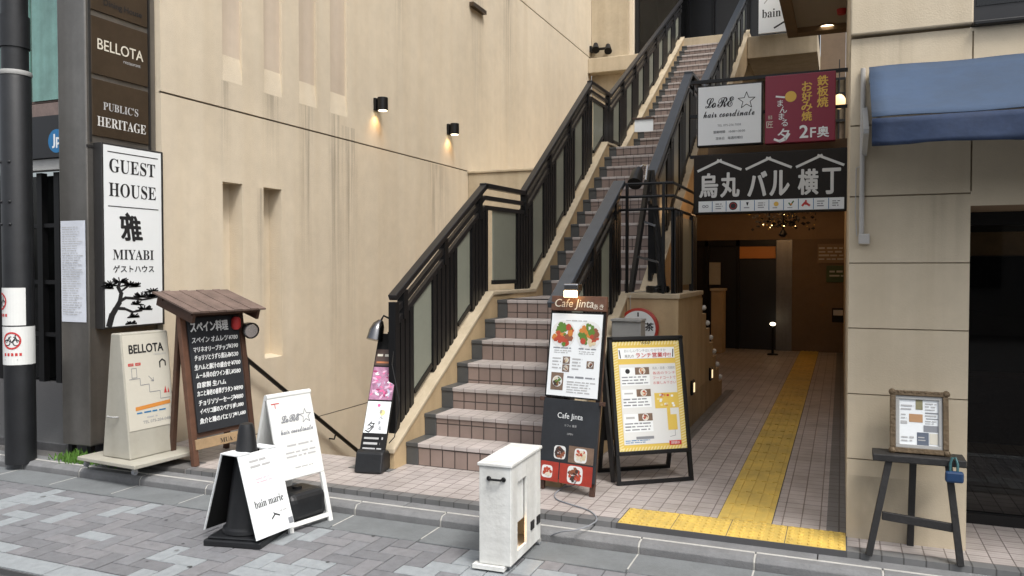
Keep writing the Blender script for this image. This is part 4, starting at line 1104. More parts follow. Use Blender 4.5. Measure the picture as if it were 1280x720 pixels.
b.stroke([(W * 0.37, Hh * 0.625), (W * 0.46, Hh * 0.585)], 0.03, 0.005, INK, MG)
b.text(serif('MIYABI'), W * 0.48, Hh * 0.375, Hh * 0.055, INK, MG, w=W * 0.66, z=0.0045)
b.text('ゲストハウス', W * 0.48, Hh * 0.305, Hh * 0.038, INK, MG, w=W * 0.66, z=0.0045, bold=0.015)
b.build('lettering', gb)
b = MB(); rp = random.Random(5)
def limb(pts, w0, w1):
    n_ = len(pts) - 1
    for i in range(n_):
        w = w0 + (w1 - w0) * i / n_
        b.stroke([pts[i], pts[i + 1]], w, 0.0045 + 0.0001 * i, INK, MG)
def tuft(x, y, r):
    for k in range(16):
        a = rp.uniform(-0.2, PI + 0.2); l = r * rp.uniform(0.5, 1)
        b.stroke([(x, y), (x + l * math.cos(a) * 1.25, y + l * math.sin(a) * 0.6)], 0.010, 0.0046, INK, MG)
P_ = lambda x, y: (W * x, Hh * y)
limb([P_(0.08, 0.02), P_(0.12, 0.07), P_(0.17, 0.10), P_(0.24, 0.14), P_(0.27, 0.19), P_(0.22, 0.225), P_(0.25, 0.25)], 0.055, 0.02)
limb([P_(0.24, 0.145), P_(0.34, 0.165), P_(0.46, 0.16), P_(0.60, 0.15), P_(0.74, 0.155), P_(0.9, 0.165)], 0.024, 0.008)
limb([P_(0.2, 0.11), P_(0.32, 0.105), P_(0.44, 0.085), P_(0.6, 0.09)], 0.024, 0.01)
limb([P_(0.26, 0.2), P_(0.4, 0.235), P_(0.52, 0.225)], 0.016, 0.008)
for x, y, r in ((0.12, 0.235, 0.075), (0.25, 0.25, 0.075), (0.05, 0.22, 0.05), (0.40, 0.235, 0.07), (0.5, 0.225, 0.06), (0.6, 0.165, 0.08), (0.72, 0.165, 0.09), (0.85, 0.17, 0.08), (0.78, 0.195, 0.06), (0.52, 0.125, 0.06), (0.64, 0.095, 0.07), (0.45, 0.055, 0.06), (0.42, 0.02, 0.05)):
    tuft(W * x, Hh * y, r)
b.build('pine_drawing', gb)

# paper notice on the pylon front
PN0, PN1 = ony(81, 402, 4.366), ony(119, 275, 4.366)
MN = frame((-5.525, 4.366, PN0.z), X_, -Y_)
b = MB(); WN = 0.26; HN = PN1.z - PN0.z
n = 12
v = [(WN * i / 4, HN * j / n, 0.002 + 0.004 * math.sin(j * 1.1) * math.sin(i * 0.8)) for j in range(n + 1) for i in range(5)]
b.add(v, [(j * 5 + i, j * 5 + i + 1, j * 5 + i + 6, j * 5 + i + 5) for j in range(n) for i in range(4)], PAPER, MN)
b.lines(0.02, WN - 0.02, 0.05, HN - 0.04, 38, INKPALE, MN, z=0.008, fill=0.35, ragged=0.4)
solo(b, 'paper_notice', 'long sheet of printed paper taped to the steel pylon', 'notice', MN.translation)

# lamp pole
pole = thing('lamp_post', 'thick black steel street pole at the kerb with a side arm', 'pole', (-5.845, 4.25, -0.03))
PX = -5.845
b = MB(); b.lathe([(0.107, -0.05), (0.107, 2.92), (0.103, 2.93)], (PX, 4.25, 0), BLACKPL, 28); b.build('post', pole, smooth=True)
b = MB(); b.lathe([(0.111, 2.91), (0.116, 2.925), (0.111, 2.945)], (PX, 4.25, 0), GREYMET, 28); b.build('collar', pole, smooth=True)
b = MB(); b.lathe([(0.094, 2.94), (0.092, 7.5)], (PX, 4.25, 0), BLACKPL, 24); b.build('upper_post', pole, smooth=True)
b = MB(); b.tube([(PX - 0.9, 4.22, 3.5), (PX, 4.22, 3.22)], 0.06, BLACKPL, 12); b.lathe([(0.105, 3.12), (0.105, 3.36)], (PX, 4.25, 0), BLACKPL, 24); b.build('arm', pole, smooth=True)
for z in (1.95, 2.25, 1.78):
    for a in (-1.9, -1.1):
        b = MB(); b.sphere((PX + 0.107 * math.cos(a), 4.25 + 0.107 * math.sin(a), z), 0.012, BLACKPL, 8); b.build('bolt', pole)
def wrap(z0, z1, a0, a1, label, dx=0.0, r=0.1095):
    q = MB(); n_ = 14
    cyl = lambda a, z, rr=r: (PX + rr * math.cos(a), 4.25 + rr * math.sin(a), z)
    v = [cyl(a0 + (a1 - a0) * i / n_, z) for z in (z0, z1) for i in range(n_ + 1)]
    q.add(v, [(i, i + 1, n_ + 2 + i, n_ + 1 + i) for i in range(n_)], WHITEP)
    def on(pts, m, rr):
        return q.add([cyl((a0 + a1) / 2 + x_ / r, (z0 + z1) / 2 + y_, rr) for x_, y_ in pts], [tuple(range(len(pts)))], m)
    def seg(p0, p1, w, m, rr=r + 0.0015):
        L = math.hypot(p1[0] - p0[0], p1[1] - p0[1]); nx_, ny_ = -(p1[1] - p0[1]) / L * w / 2, (p1[0] - p0[0]) / L * w / 2
        on([(p0[0] - nx_, p0[1] - ny_), (p1[0] - nx_, p1[1] - ny_), (p1[0] + nx_, p1[1] + ny_), (p0[0] + nx_, p0[1] + ny_)], m, rr)
    cx, cy, rr0 = dx, 0.04, 0.06
    C_ = [(cx + rr0 * math.cos(2 * PI * k / 24), cy + rr0 * math.sin(2 * PI * k / 24)) for k in range(25)]
    for k in range(24): seg(C_[k], C_[k + 1], 0.013, INKRED, r + 0.002)
    for wx in (-0.032, 0.032):
        W_ = [(cx + wx + 0.022 * math.cos(2 * PI * k / 12), cy - 0.015 + 0.022 * math.sin(2 * PI * k / 12)) for k in range(13)]
        for k in range(12): seg(W_[k], W_[k + 1], 0.007, INK)
    for a_, c_ in (((-0.04, -0.015), (-0.012, 0.03)), ((-0.012, 0.03), (0.03, 0.025)), ((0.03, 0.025), (0.0, -0.015)), ((0.0, -0.015), (-0.018, 0.03)), ((0.04, -0.015), (0.025, 0.04)), ((0.025, 0.04), (0.04, 0.045))):
        seg((cx + a_[0], cy + a_[1]), (cx + c_[0], cy + c_[1]), 0.007, INK)
    seg((cx - 0.046, cy + 0.046), (cx + 0.046, cy - 0.046), 0.012, INKRED, r + 0.0022)
    for k in range(5): seg((cx - 0.06 + k * 0.028, -0.065), (cx - 0.043 + k * 0.028, -0.065), 0.022, INKRED)
    seg((cx - 0.06, -0.105), (cx + 0.04, -0.105), 0.012, INKPALE)
    solo(q, 'parking_sticker', label, 'sign', (PX, 4.25, z0))
wrap(0.715, 1.005, -2.1, 0.7, 'white no bicycle parking sticker wrapped round the pole, lower of two', -0.045)
wrap(1.015, 1.30, -2.75, -0.2, 'white no bicycle parking sticker on the pole, upper of two', -0.06)

# ================================================================== THINGS ON THE FORECOURT
def food_plate(b, M, x, y, r, z, cols, seed, square=False, plate=True):
    rn = random.Random(seed)
    if plate:
        if square: b.poly([(x + r * (math.copysign(abs(math.cos(a)) ** 0.45, math.cos(a))), y + r * (math.copysign(abs(math.sin(a)) ** 0.45, math.sin(a)))) for a in [2 * PI * k / 28 for k in range(28)]], z, PLATE, M)
        else: b.disc(x, y, r, z, PLATE, M, 26)
    for k in range(44):
        a = rn.uniform(0, 2 * PI); q = r * 0.74 * math.sqrt(rn.random()); s_ = r * rn.uniform(0.12, 0.30)
        n_ = rn.randint(5, 7)
        px_, py_ = x + q * math.cos(a), y + q * math.sin(a)
        sector = cols[int((a / (2 * PI)) * len(cols)) % len(cols)] if rn.random() < 0.75 else rn.choice(cols)
        b.poly([(px_ + s_ * rn.uniform(0.7, 1.1) * math.cos(2 * PI * i / n_), py_ + s_ * rn.uniform(0.7, 1.1) * math.sin(2 * PI * i / n_)) for i in range(n_)], z + 0.0003 + 0.00005 * k, FOOD[sector], M)
def castors(root, pts, z, r=0.022):
    for x, y in pts:
        q = MB(); q.box((x - 0.012, y - 0.015, z + r * 1.2), (x + 0.012, y + 0.015, z + r * 2.4), GREYMET)
        M_ = Matrix.Translation((x, y, z + r)) @ Matrix.Rotation(PI / 2, 4, 'Y')
        q.lathe([(r, -0.011), (r, 0.011)], (0, 0, 0), INKGREY, 14, M_); q.build('castor', root)

# ---- cream stair-map stand
bs = thing('sign_stand', 'cream tapered metal sign stand with a red and orange stair drawing', 'sign stand', (-4.78, 4.42, 0.004))
F = [Vector((-4.655, 4.20, 0.085)), Vector((-4.620, 4.60, 0.085))]
xd = (F[1] - F[0]).normalized(); nd = xd.cross(Z_)
ti = math.radians(6.0)
MBl = lean(F[0], xd, ti)
Wb, Hb = (F[1] - F[0]).length, 0.90
b = MB()
base = [F[0], F[1], F[1] - nd * 0.30, F[0] - nd * 0.30]
upv = Vector((MBl[0][1], MBl[1][1], MBl[2][1]))
tz = F[0].z + Hb * math.cos(ti)
ft = [F[0] + upv * Hb, F[1] + upv * Hb]
top = [ft[0], ft[1], ft[1] - nd * 0.10, ft[0] - nd * 0.10]
b.add(base + top, [(0, 3, 2, 1), (4, 5, 6, 7), (0, 1, 5, 4), (1, 2, 6, 5), (2, 3, 7, 6), (3, 0, 4, 7)], CREAM)
b.build('body', bs, bev=0.008)
b = MB(); cx_ = (F[0] + F[1]) / 2 - nd * 0.15
MF = frame((cx_.x, cx_.y, 0.055), xd, Z_)
b.box((-0.29, -0.31, 0), (0.29, 0.31, 0.028), CREAM, MF); b.build('base_plate', bs, bev=0.005)
MFi = [MF @ Vector(p) for p in ((-0.25, -0.26, 0), (0.25, -0.26, 0), (0.25, 0.26, 0), (-0.25, 0.26, 0))]
castors(bs, [(p.x, p.y) for p in MFi], 0.004, 0.02)
b = MB(); b.box((0.012, 0.20, -0.002), (Wb - 0.012, Hb - 0.015, 0.004), CREAMSIGN, MBl); fp = b.build('sign_face', bs)
b = MB()
b.text('BELLOTA', Wb * 0.5, Hb * 0.835, 0.062, INK, MBl, w=Wb * 0.72, z=0.0055, bold=0.03)
b.text('restaurant', Wb * 0.78, Hb * 0.805, 0.014, INKPALE, MBl, z=0.0055)
for x in (0.10, 0.245):
    b.rect(Wb * x, Wb * (x + 0.11), Hb * 0.735, Hb * 0.757, 0.0055, INKRED, MBl)
    b.rect(Wb * (x + 0.02), Wb * (x + 0.09), Hb * 0.744, Hb * 0.749, 0.0062, CREAM, MBl)
def sk(pts, w=0.004, m=INKGREY): b.stroke([(Wb * x, Hb * y) for x, y in pts], w, 0.0055, m, MBl)
sk([(0.16, 0.715), (0.16, 0.64), (0.26, 0.64), (0.26, 0.715), (0.16, 0.715)])
sk([(0.1, 0.63), (0.32, 0.63), (0.32, 0.575), (0.5, 0.575), (0.5, 0.51), (0.72, 0.51), (0.72, 0.445), (0.92, 0.445)])
sk([(0.50, 0.64), (0.60, 0.595)]); sk([(0.60, 0.595), (0.545, 0.60)]); sk([(0.60, 0.595), (0.595, 0.625)])
sk([(0.76, 0.70), (0.76, 0.745), (0.82, 0.765), (0.88, 0.745), (0.88, 0.71)], 0.01, INK)
b.poly([(Wb * 0.80, Hb * 0.485), (Wb * 0.84, Hb * 0.545), (Wb * 0.865, Hb * 0.485)], 0.0055, INKRED, MBl); b.poly([(Wb * 0.88, Hb * 0.485), (Wb * 0.90, Hb * 0.53), (Wb * 0.92, Hb * 0.485)], 0.0055, INKRED, MBl)
b.poly([(Wb * 0.18, Hb * 0.375), (Wb * 0.92, Hb * 0.395), (Wb * 0.92, Hb * 0.425), (Wb * 0.18, Hb * 0.405)], 0.0055, ORANGE, MBl)
b.lines(Wb * 0.2, Wb * 0.9, Hb * 0.34, Hb * 0.37, 1, INKBLUE, MBl, 0.0055)
b.lines(Wb * 0.4, Wb * 0.65, Hb * 0.30, Hb * 0.325, 1, INKPALE, MBl, 0.0055)
b.text('TEL 075-204-0488', Wb * 0.62, Hb * 0.265, 0.02, INKGREY, MBl, w=Wb * 0.62, z=0.0055)
b.build('drawing', fp)
b = MB()
pL = base[0] - nd * 0.15 + Vector((0, 0, 0.33)) - xd * -0.012
b.tube([base[0] + Vector((0, 0, 0.30)) - nd * 0.11 - xd * 0.01, base[0] + Vector((0, 0, 0.30)) - nd * 0.14 - xd * 0.03, base[0] + Vector((0, 0, 0.30)) - nd * 0.20 - xd * 0.03, base[0] + Vector((0, 0, 0.30)) - nd * 0.22 - xd * 0.01], 0.006, GREYMET, 6); b.build('handle', bs)

# ---- roofed chalkboard menu
A = Vector((-4.34, 4.50, 0.004)); xd = Vector((0.14, 0.99, 0)).normalized(); ang = math.radians(8)
ms = thing('chalkboard_menu', 'wooden roofed chalkboard stand covered in white handwritten menu lines', 'menu board', A)
M = lean(A, xd, ang)
WM = 0.54; HM = 1.15
for x in (0.0, WM):
    b = MB(); b.box((x - 0.022, 0, -0.03), (x + 0.022, HM + 0.05, 0.012), WOODRED if x == 0 else WOODDK, M); b.build('leg', ms, bev=0.003)
n0 = xd.cross(Z_)
for x in (0.02, WM - 0.02):
    b = MB(); p_ = A + xd * x; b.bar(p_ - n0 * 0.30, p_ - n0 * 0.19 + Vector((0, 0, HM)), 0.035, 0.035, WOODDK); b.build('rear_leg', ms)
b = MB(); b.box((0.022, 0.20, -0.02), (WM - 0.022, 1.12, 0.002), WOODDK, M); b.build('backing', ms)
b = MB(); b.box((0.035, 0.235, 0.002), (WM - 0.04, 1.085, 0.018), SLATE, M); cbd = b.build('chalkboard', ms, bev=0.003)
b = MB(); b.box((0.0, 0.115, 0.0), (WM, 0.19, 0.022), WOODPALE, M); pk = b.build('bottom_rail', ms, bev=0.003)
b = MB(); b.text(serif('MUA · M'), WM * 0.58, 0.13, 0.035, INK, M, z=0.0235); b.build('lettering', pk)
zc = 0.0195
b = MB()
b.text('スペイン料理', 0.225, 0.975, 0.078, CHALK, M, w=0.34, z=zc, bold=0.035)
ML = (('スペイン オムレツ', '780'), ('マリネオリーブチップ', '390'), ('チョリソとうずら煮込み', '530'), ('生ハムと豚汁の盛合せ', '700'), ('ムール貝の白ワイン蒸し', '580'), ('自家製 生ハム', ''), ('カニと海老の香草グラタン', '890'), ('チョリソソーセージ', '880'), ('イベリコ豚のスペアリブ', '1,080'), ('魚介と鶏のパエリア', '1,680'))
for i, (s_, pr) in enumerate(ML):
    y = 0.895 - 0.066 * i
    b.text(s_, 0.055 + 0.004 * (i % 3), y - 0.004 * (i % 2), 0.041, CHALK, M, w=min(0.325, 0.037 * len(s_)), al='L', z=zc, bold=0.03, shear=0.12)
    if pr: b.text('¥' + pr, 0.475 - 0.006 * (i % 3), y + 0.004, 0.031, CHALK, M, al='R', z=zc, bold=0.03, shear=0.2)
b.build('chalk_writing', cbd)
# plank roof, sloping towards the viewer
TP = M @ Vector((WM / 2, HM, 0))
b = MB(); Mr = frame(TP + Vector((0, 0, 0.05)), xd, (n0 * 0.30 + Z_ * 0.95))
for k in range(9):
    x = -0.345 + k * 0.0765
    b.box((x, -0.235, 0.0), (x + 0.0735, 0.235, 0.014 + 0.004 * (k % 2)), WOODROOF, Mr)
b.box((-0.32, -0.20, -0.03), (0.32, -0.17, 0), WOODDK, Mr); b.box((-0.32, 0.14, -0.03), (0.32, 0.17, 0), WOODDK, Mr)
for x in (-0.31, 0.285): b.box((x, -0.21, -0.085), (x + 0.025, 0.21, -0.0), WOODDK, Mr)
b.build('roof', ms, bev=0.002)
b = MB(); b.box((0.02, 1.09, -0.02), (WM - 0.02, HM + 0.04, 0.004), WOODDK, M); b.build('header', ms)
# red lantern tag and clip lamp on the board
p = M @ Vector((0.455, 1.02, 0.045))
b = MB(); b.lathe([(0.02, -0.05), (0.036, -0.03), (0.036, 0.03), (0.02, 0.05)], p, INKRED, 14); b.lathe([(0.022, 0.05), (0.022, 0.058)], p, BLACK, 12)
solo(b, 'red_lantern', 'small red paper lantern pinned at the chalkboard top corner', 'lantern', p, smooth=True)
p = M @ Vector((0.585, 0.965, 0.03))
lp = thing('clip_lamp', 'black clip lamp with round lens at the chalkboard side', 'lamp', p)
b = MB(); dv = (n0 * 0.9 + Vector((0, 0, -0.15)) - xd * 0.35).normalized()
b.tube([p - dv * 0.10, p - dv * 0.05, p + dv * 0.02, p + dv * 0.06], [0.03, 0.045, 0.06, 0.066], BLACK, 18); b.build('shade', lp, smooth=True)
b = MB(); b.tube([p + dv * 0.058, p + dv * 0.066], [0.058, 0.05], CHROME, 18); b.build('lens', lp, smooth=True)
b = MB(); b.tube([p - dv * 0.10, p - dv * 0.13 + Vector((0, 0, -0.1)), p - dv * 0.06 + Vector((0.01, 0.02, -0.3)), p + Vector((0.0, 0.02, -0.55))], 0.005, BLACK, 6); b.build('cable', lp)

# ---- white A-frame salon board
def aframe_top(M, W, Hh): return M @ Vector((0, Hh, 0)), M @ Vector((W, Hh, 0))
A = onz(363, 668, ZS); Bp = onz(417, 650, ZS); xd = (Bp - A).normalized(); W = (Bp - A).length
af = thing('salon_board', 'white folding A-frame hair salon board with grey script letters and star', 'A-frame sign', A)
M = lean(A, xd, math.radians(15)); Hh = loc2(M, 328, 497)[1]
b = MB()
b.box((0, 0.30, -0.018), (W, Hh, 0), WHITEP, M); pnl = b.build('front_panel', af, bev=0.006)
for x in (0, W - 0.03):
    b = MB(); b.box((x, 0, -0.02), (x + 0.03, 0.30, 0), WHITEP, M); b.build('leg', af, bev=0.004)
b = MB(); b.box((0.03, 0.03, -0.02), (W - 0.03, 0.055, -0.002), WHITEP, M); b.build('foot_bar', af)
n0 = xd.cross(Z_); topA = M @ Vector((0, Hh, -0.02))
A2 = A - n0 * (2 * (Hh * math.sin(math.radians(15))) + 0.03)
Mb = lean(A2 + xd * W, -xd, math.radians(15))
b = MB(); b.box((0, 0.05, -0.018), (W, Hh, 0), WHITEP, Mb); b.build('rear_panel', af, bev=0.006)
b = MB(); b.tube([M @ Vector((0.0, Hh - 0.005, -0.012)), M @ Vector((W, Hh - 0.005, -0.012))], 0.018, WHITEP, 10); b.build('hinge', af, smooth=True)
b = MB()
b.text(script('LoRE'), W * 0.22, Hh * 0.79, Hh * 0.05, INKGREY, M, al='L', w=W * 0.42, bold=0.03, z=0.0018); star(b, M, W * 0.78, Hh * 0.815, 0.045, INKGREY, 0.004, 0.002)
b.text(script('hair coordinate'), W * 0.16, Hh * 0.705, Hh * 0.035, INKGREY, M, al='L', w=W * 0.74, bold=0.03)
b.lines(W * 0.25, W * 0.85, Hh * 0.60, Hh * 0.635, 1, INKPALE, M); b.lines(W * 0.2, W * 0.88, Hh * 0.52, Hh * 0.58, 2, INKPALE, M, ragged=0.1)
b.lines(W * 0.35, W * 0.8, Hh * 0.44, Hh * 0.46, 1, INKPALE, M)
b.rect(W * 0.06, W * 0.24, Hh * 0.935, Hh * 0.942, 0.0018, INKRED, M); b.text('1', W * 0.14, Hh * 0.905, 0.022, INKRED, M, bold=0.03)
b.build('lettering', pnl)
p = A - n0 * 0.16 + xd * W * 0.55 + Vector((0, 0, 0.004))
wt = thing('water_weight', 'rounded black plastic weight inside the white A-frame', 'weight', p)
Mw = frame(p, xd, Z_)
b = MB(); b.box((-0.145, -0.12, 0.015), (0.145, 0.12, 0.20), BLACKPL, Mw); o = b.build('tank', wt, bev=0.055, seg=4)
b = MB(); b.lathe([(0.03, 0.195), (0.03, 0.215)], (0, 0, 0), BLACKPL, 12, Mw); b.build('cap', wt)
b = MB(); b.box((-0.10, -0.08, 0.0), (0.10, 0.08, 0.02), BLACKPL, Mw); b.build('foot', wt)

# ---- traffic cone with the draped sign
PC = Vector((-3.125, 3.625, ZS))
cn = thing('traffic_cone', 'black traffic cone with square rubber base poking through the white sign', 'cone', PC)
rz = Matrix.Translation(PC) @ Matrix.Rotation(math.radians(12), 4, 'Z')
b = MB(); b.box((-0.172, -0.172, 0.0), (0.172, 0.172, 0.036), BLACKPL, rz); b.box((-0.155, -0.155, 0.036), (0.155, 0.155, 0.05), BLACKPL, rz); b.build('base', cn, bev=0.012)
b = MB(); b.lathe([(0.135, 0.055), (0.132, 0.075), (0.115, 0.085), (0.045, 0.62), (0.035, 0.655), (0.018, 0.66)], PC, BLACKPL, 28); b.build('cone', cn, smooth=True)
A = Vector((-3.035, 3.49, ZS + 0.055)); xd = Vector((0.10, 0.99, 0)).normalized()
sgn = thing('cone_sign', 'white folded hair salon sign draped over the black traffic cone', 'sign', A)
ang = math.radians(17.5); n0 = xd.cross(Z_); W = 0.285
M = lean(A + n0 * 0.11, xd, ang); Hh = 0.47
b = MB(); b.box((-0.01, 0, -0.006), (W, Hh, 0), WHITE, M); pnl = b.build('front_panel', sgn, bev=0.002)
topf = M @ Vector((0, Hh, 0)); 
A2 = A + n0 * 0.11 - n0 * (2 * Hh * math.sin(ang) + 0.13) + xd * W
Mb = lean(A2, -xd, ang)
b = MB(); b.box((0, 0, -0.006), (W + 0.01, Hh, 0), WHITE, Mb); b.box((0.005, 0.005, -0.009), (W, Hh - 0.01, -0.006), BLACKMATTE, Mb); b.build('rear_panel', sgn)
b = MB(); t0 = M @ Vector((W / 2, Hh, 0)); t1 = Mb @ Vector((W / 2, Hh, 0))
Mt = frame((t0 + t1) / 2, xd, Z_)
wtp = (t0 - t1).length / 2
for x0_, x1_ in ((-W / 2 - 0.01, -0.062), (0.062, W / 2)): b.box((x0_, -wtp - 0.004, -0.004), (x1_, wtp + 0.004, 0.002), WHITE, Mt)
b.build('top_fold', sgn)
b = MB(); b.text(serif('bain marie'), 0.03, Hh * 0.35, 0.042, INK, M, al='L', w=0.215)
b.stroke([(0.13, 0.085), (0.16, 0.105), (0.19, 0.09)], 0.008, 0.0018, INK, M); b.stroke([(0.155, 0.106), (0.15, 0.115)], 0.006, 0.002, INK, M)
b.lines(0.06, 0.22, Hh * 0.80, Hh * 0.93, 2, INKPALE, M); b.lines(0.08, 0.2, Hh * 0.62, Hh * 0.70, 2, mat('ink_faint_pink', (0.66, 0.50, 0.56), 0.7), M); b.lines(0.2, 0.27, Hh * 0.22, Hh * 0.26, 1, INKPALE, M)
b.rect(0.245, 0.28, 0.025, 0.06, 0.0018, INKGREY, M)
b.build('lettering', pnl)

# ---- slim leaning flower sign with clip lamp
A = Vector((-3.17, 4.80, 0.004)); xd = Vector((0.96, -0.28, 0)).normalized()
fs = thing('slim_sign', 'slim leaning sign with pink blossom photo and moon lettering on black base', 'sign', A)
xd = Vector((0.985, 0.17, 0)).normalized(); n0 = xd.cross(Z_)
W = 0.19; ang = math.radians(25); M = lean(A + Vector((0, 0, 0.0)), xd, ang); Hh = loc2(M, 490, 417)[1]
b = MB(); Mx = frame(A, xd, Z_)
b.prism([(0.0, 0.0), (0.28, 0.0), (0.27, 0.05), (0.20, 0.13), (0.03, 0.165), (0.0, 0.10)], -0.004, W + 0.006, BLACKPL, frame(A, -n0, xd) @ Matrix.Identity(4)) if False else None
v = []
for x in (-0.008, W + 0.008):
    for y, z in ((0.02, 0.0), (-0.27, 0.0), (-0.26, 0.06), (-0.19, 0.12), (-0.06, 0.155), (-0.018, 0.14)):
        q = A + xd * x + n0 * y; v.append(Vector((q.x, q.y, A.z + z)))
b.add(v, [tuple(range(6)), tuple(range(11, 5, -1))] + [(i, 6 + i, 6 + (i + 1) % 6, (i + 1) % 6) for i in range(6)], BLACKPL); b.build('base', fs, bev=0.012)
b = MB(); b.box((0, 0.12, -0.022), (W, Hh, 0), BLACKMATTE, M); pnl = b.build('panel', fs, bev=0.003)
def hy(v_): return loc2(M, 480, v_)[1]
b = MB(); b.rect(0.005, W - 0.005, hy(542), hy(502), 0.0015, WHITE, M); b.build('white_field', pnl)
b = MB(); b.rect(0.005, W - 0.005, hy(500), hy(459), 0.0015, mat('blossom_photo', (0.50, 0.24, 0.36), 0.5, 0.5, 25, c2=(0.30, 0.14, 0.26)), M)
rn = random.Random(9)
for k in range(46):
    x, y, r_ = rn.uniform(0.02, W - 0.02), rn.uniform(hy(497), hy(463)), rn.uniform(0.006, 0.016); a = rn.uniform(0, PI)
    b.poly([(x + r_ * 1.6 * math.cos(a) * math.cos(t_) - r_ * 0.6 * math.sin(a) * math.sin(t_), y + r_ * 1.6 * math.sin(a) * math.cos(t_) + r_ * 0.6 * math.cos(a) * math.sin(t_)) for t_ in [2 * PI * i / 7 for i in range(7)]], 0.0018 + 0.00003 * k, rn.choice((INKPINK, WHITE, mat('blossom_pale', (0.66, 0.42, 0.55), 0.5), mat('blossom_deep', (0.33, 0.03, 0.12), 0.5), mat('blossom_sky', (0.45, 0.42, 0.55), 0.5))), M)
b.build('blossom_photo', pnl)
b = MB(); b.rect(0.008, W - 0.008, hy(457), hy(437), 0.0015, mat('brown_field', (0.07, 0.04, 0.03), 0.5), M); b.lines(0.02, W - 0.02, hy(448), hy(440), 1, PALEL, M, 0.002, ragged=0.02); b.lines(0.02, W - 0.02, hy(456), hy(450), 1, mat('rust_text', (0.45, 0.16, 0.06), 0.6), M, 0.002, ragged=0.02); b.build('brown_field', pnl)
b = MB()
b.disc(W * 0.5, hy(507), 0.012, 0.0022, INKPINK, M); b.disc(W * 0.68, hy(516), 0.022, 0.0020, YELLOWL, M)
for i, ch in enumerate('まんまる'): b.text(ch, W * (0.62 + 0.05 * (i % 2)), hy(517 + i * 7), 0.026, INKGREY, M, z=0.0024, bold=0.02)
b.text('夕', W * 0.30, hy(538), 0.06, INK, M, z=0.0024, bold=0.02); b.stroke([(W * 0.1, hy(539)), (W * 0.25, hy(541)), (W * 0.42, hy(534))], 0.008, 0.0024, INK, M)
b.lines(0.02, W - 0.02, hy(565), hy(545), 3, INKPALE, M, 0.0018, ragged=0.3)
b.build('lettering', pnl)
p = M @ Vector((W * 0.15, Hh - 0.02, 0.06))
DCH = mat('smoky_chrome', (0.16, 0.16, 0.165), 0.2, metal=1.0)
cl = thing('clip_lamp', 'chrome clip lamp on top of the slim blossom sign', 'lamp', p)
b = MB(); b.tube([p + Vector((0.0, 0.02, 0.09)), p + Vector((-0.005, 0.0, 0.06)), p + Vector((-0.012, -0.02, 0.02)), p + Vector((-0.018, -0.04, -0.05))], [0.022, 0.045, 0.055, 0.062], DCH, 18); b.build('shade', cl, smooth=True)
b = MB(); b.tube([p + Vector((0, 0.02, 0.09)), p + Vector((0.02, 0.03, 0.13)), p + Vector((0.07, 0.06, 0.10)), p + Vector((0.10, 0.07, 0.0))], 0.008, BLACK, 8); b.box(tuple(p + Vector((0.06, 0.02, -0.05))), tuple(p + Vector((0.12, 0.08, 0.01))), BLACK); b.build('clip', cl)
b = MB(); b.tube([p + Vector((0.10, 0.07, 0.0)), Vector((-2.99, 5.0, 0.75)), Vector((-2.90, 4.95, 0.50)), Vector((-2.93, 4.93, 0.25)), Vector((-3.0, 4.97, 0.19))], 0.004, BLACK, 6); b.build('cable', cl)

# ---- cafe menu easel
xd = Vector((0.985, -0.17, 0)).normalized()
Bc = onz(741, 622, 0.004); W = 0.40; A = Bc - xd * W
ang = math.radians(9); M = lean(A, xd, ang)
ce = thing('cafe_easel', 'cafe menu easel with two big food photos under chalked wooden header', 'menu easel', A)
Hh = loc2(M, 718, 372)[1]
def cy(v_, u_=705): return loc2(M, u_, v_)[1]
for x in (0.0, W - 0.035):
    b = MB(); b.box((x, 0, -0.035), (x + 0.035, Hh - 0.02, -0.012), WOODDK, M); b.build('leg', ce, bev=0.003)
n0 = xd.cross(Z_)
for x in (0.05, W - 0.05):
    b = MB(); p_ = A + xd * x; b.bar(p_ - n0 * 0.42, p_ - n0 * 0.20 + Vector((0, 0, 1.05)), 0.03, 0.03, WOODBLK); b.build('rear_leg', ce)
b = MB(); b.box((-0.005, cy(600), -0.012), (W + 0.005, cy(499), 0.004), SLATE, M); lowp = b.build('lower_board', ce, bev=0.003)
b = MB(); b.box((0.0, cy(497), -0.012), (W, cy(390), 0.006), BLACKMATTE, M); b.build('menu_backing', ce)
b = MB(); b.box((0.012, cy(495), 0.004), (W - 0.014, cy(392), 0.010), WHITE, M); mp = b.build('menu_sheet', ce)
b = MB(); b.box((0.0, cy(388.5), -0.014), (W + 0.005, cy(370), 0.014), WOODRED, M); hd = b.build('header', ce, bev=0.004)
b = MB(); b.text('Cafe Jinta', W * 0.42, cy(387), cy(374) - cy(387), PALEL, M, w=W * 0.72, z=0.0155, shear=0.15); b.text('あき', W * 0.88, cy(386), 0.035, PALEL, M, z=0.0155); b.build('chalk_lettering', hd)
b = MB()
z_ = 0.0113
food_plate(b, M, W * 0.265, cy(418), 0.092, z_, (0, 1, 1, 4, 0, 0, 3), 1); food_plate(b, M, W * 0.745, cy(418), 0.092, z_, (3, 1, 4, 1, 2, 2, 0), 2)
for x, v_, sd, c in ((0.36, 450, 3, (6, 3, 2)), (0.36, 460, 4, (6, 5, 3)), (0.80, 454, 5, (3, 6, 5))):
    b.rect(W * (x - 0.065), W * (x + 0.065), cy(v_ + 4.5), cy(v_ - 4.5), z_, PHOTOBG, M); food_plate(b, M, W * x, cy(v_), 0.018, z_ + 0.0004, c, sd)
b.rect(W * 0.1, W * 0.33, cy(488), cy(466), z_, PHOTOBG, M); food_plate(b, M, W * 0.22, cy(477), 0.036, z_ + 0.0004, (1, 6, 5, 3), 6)
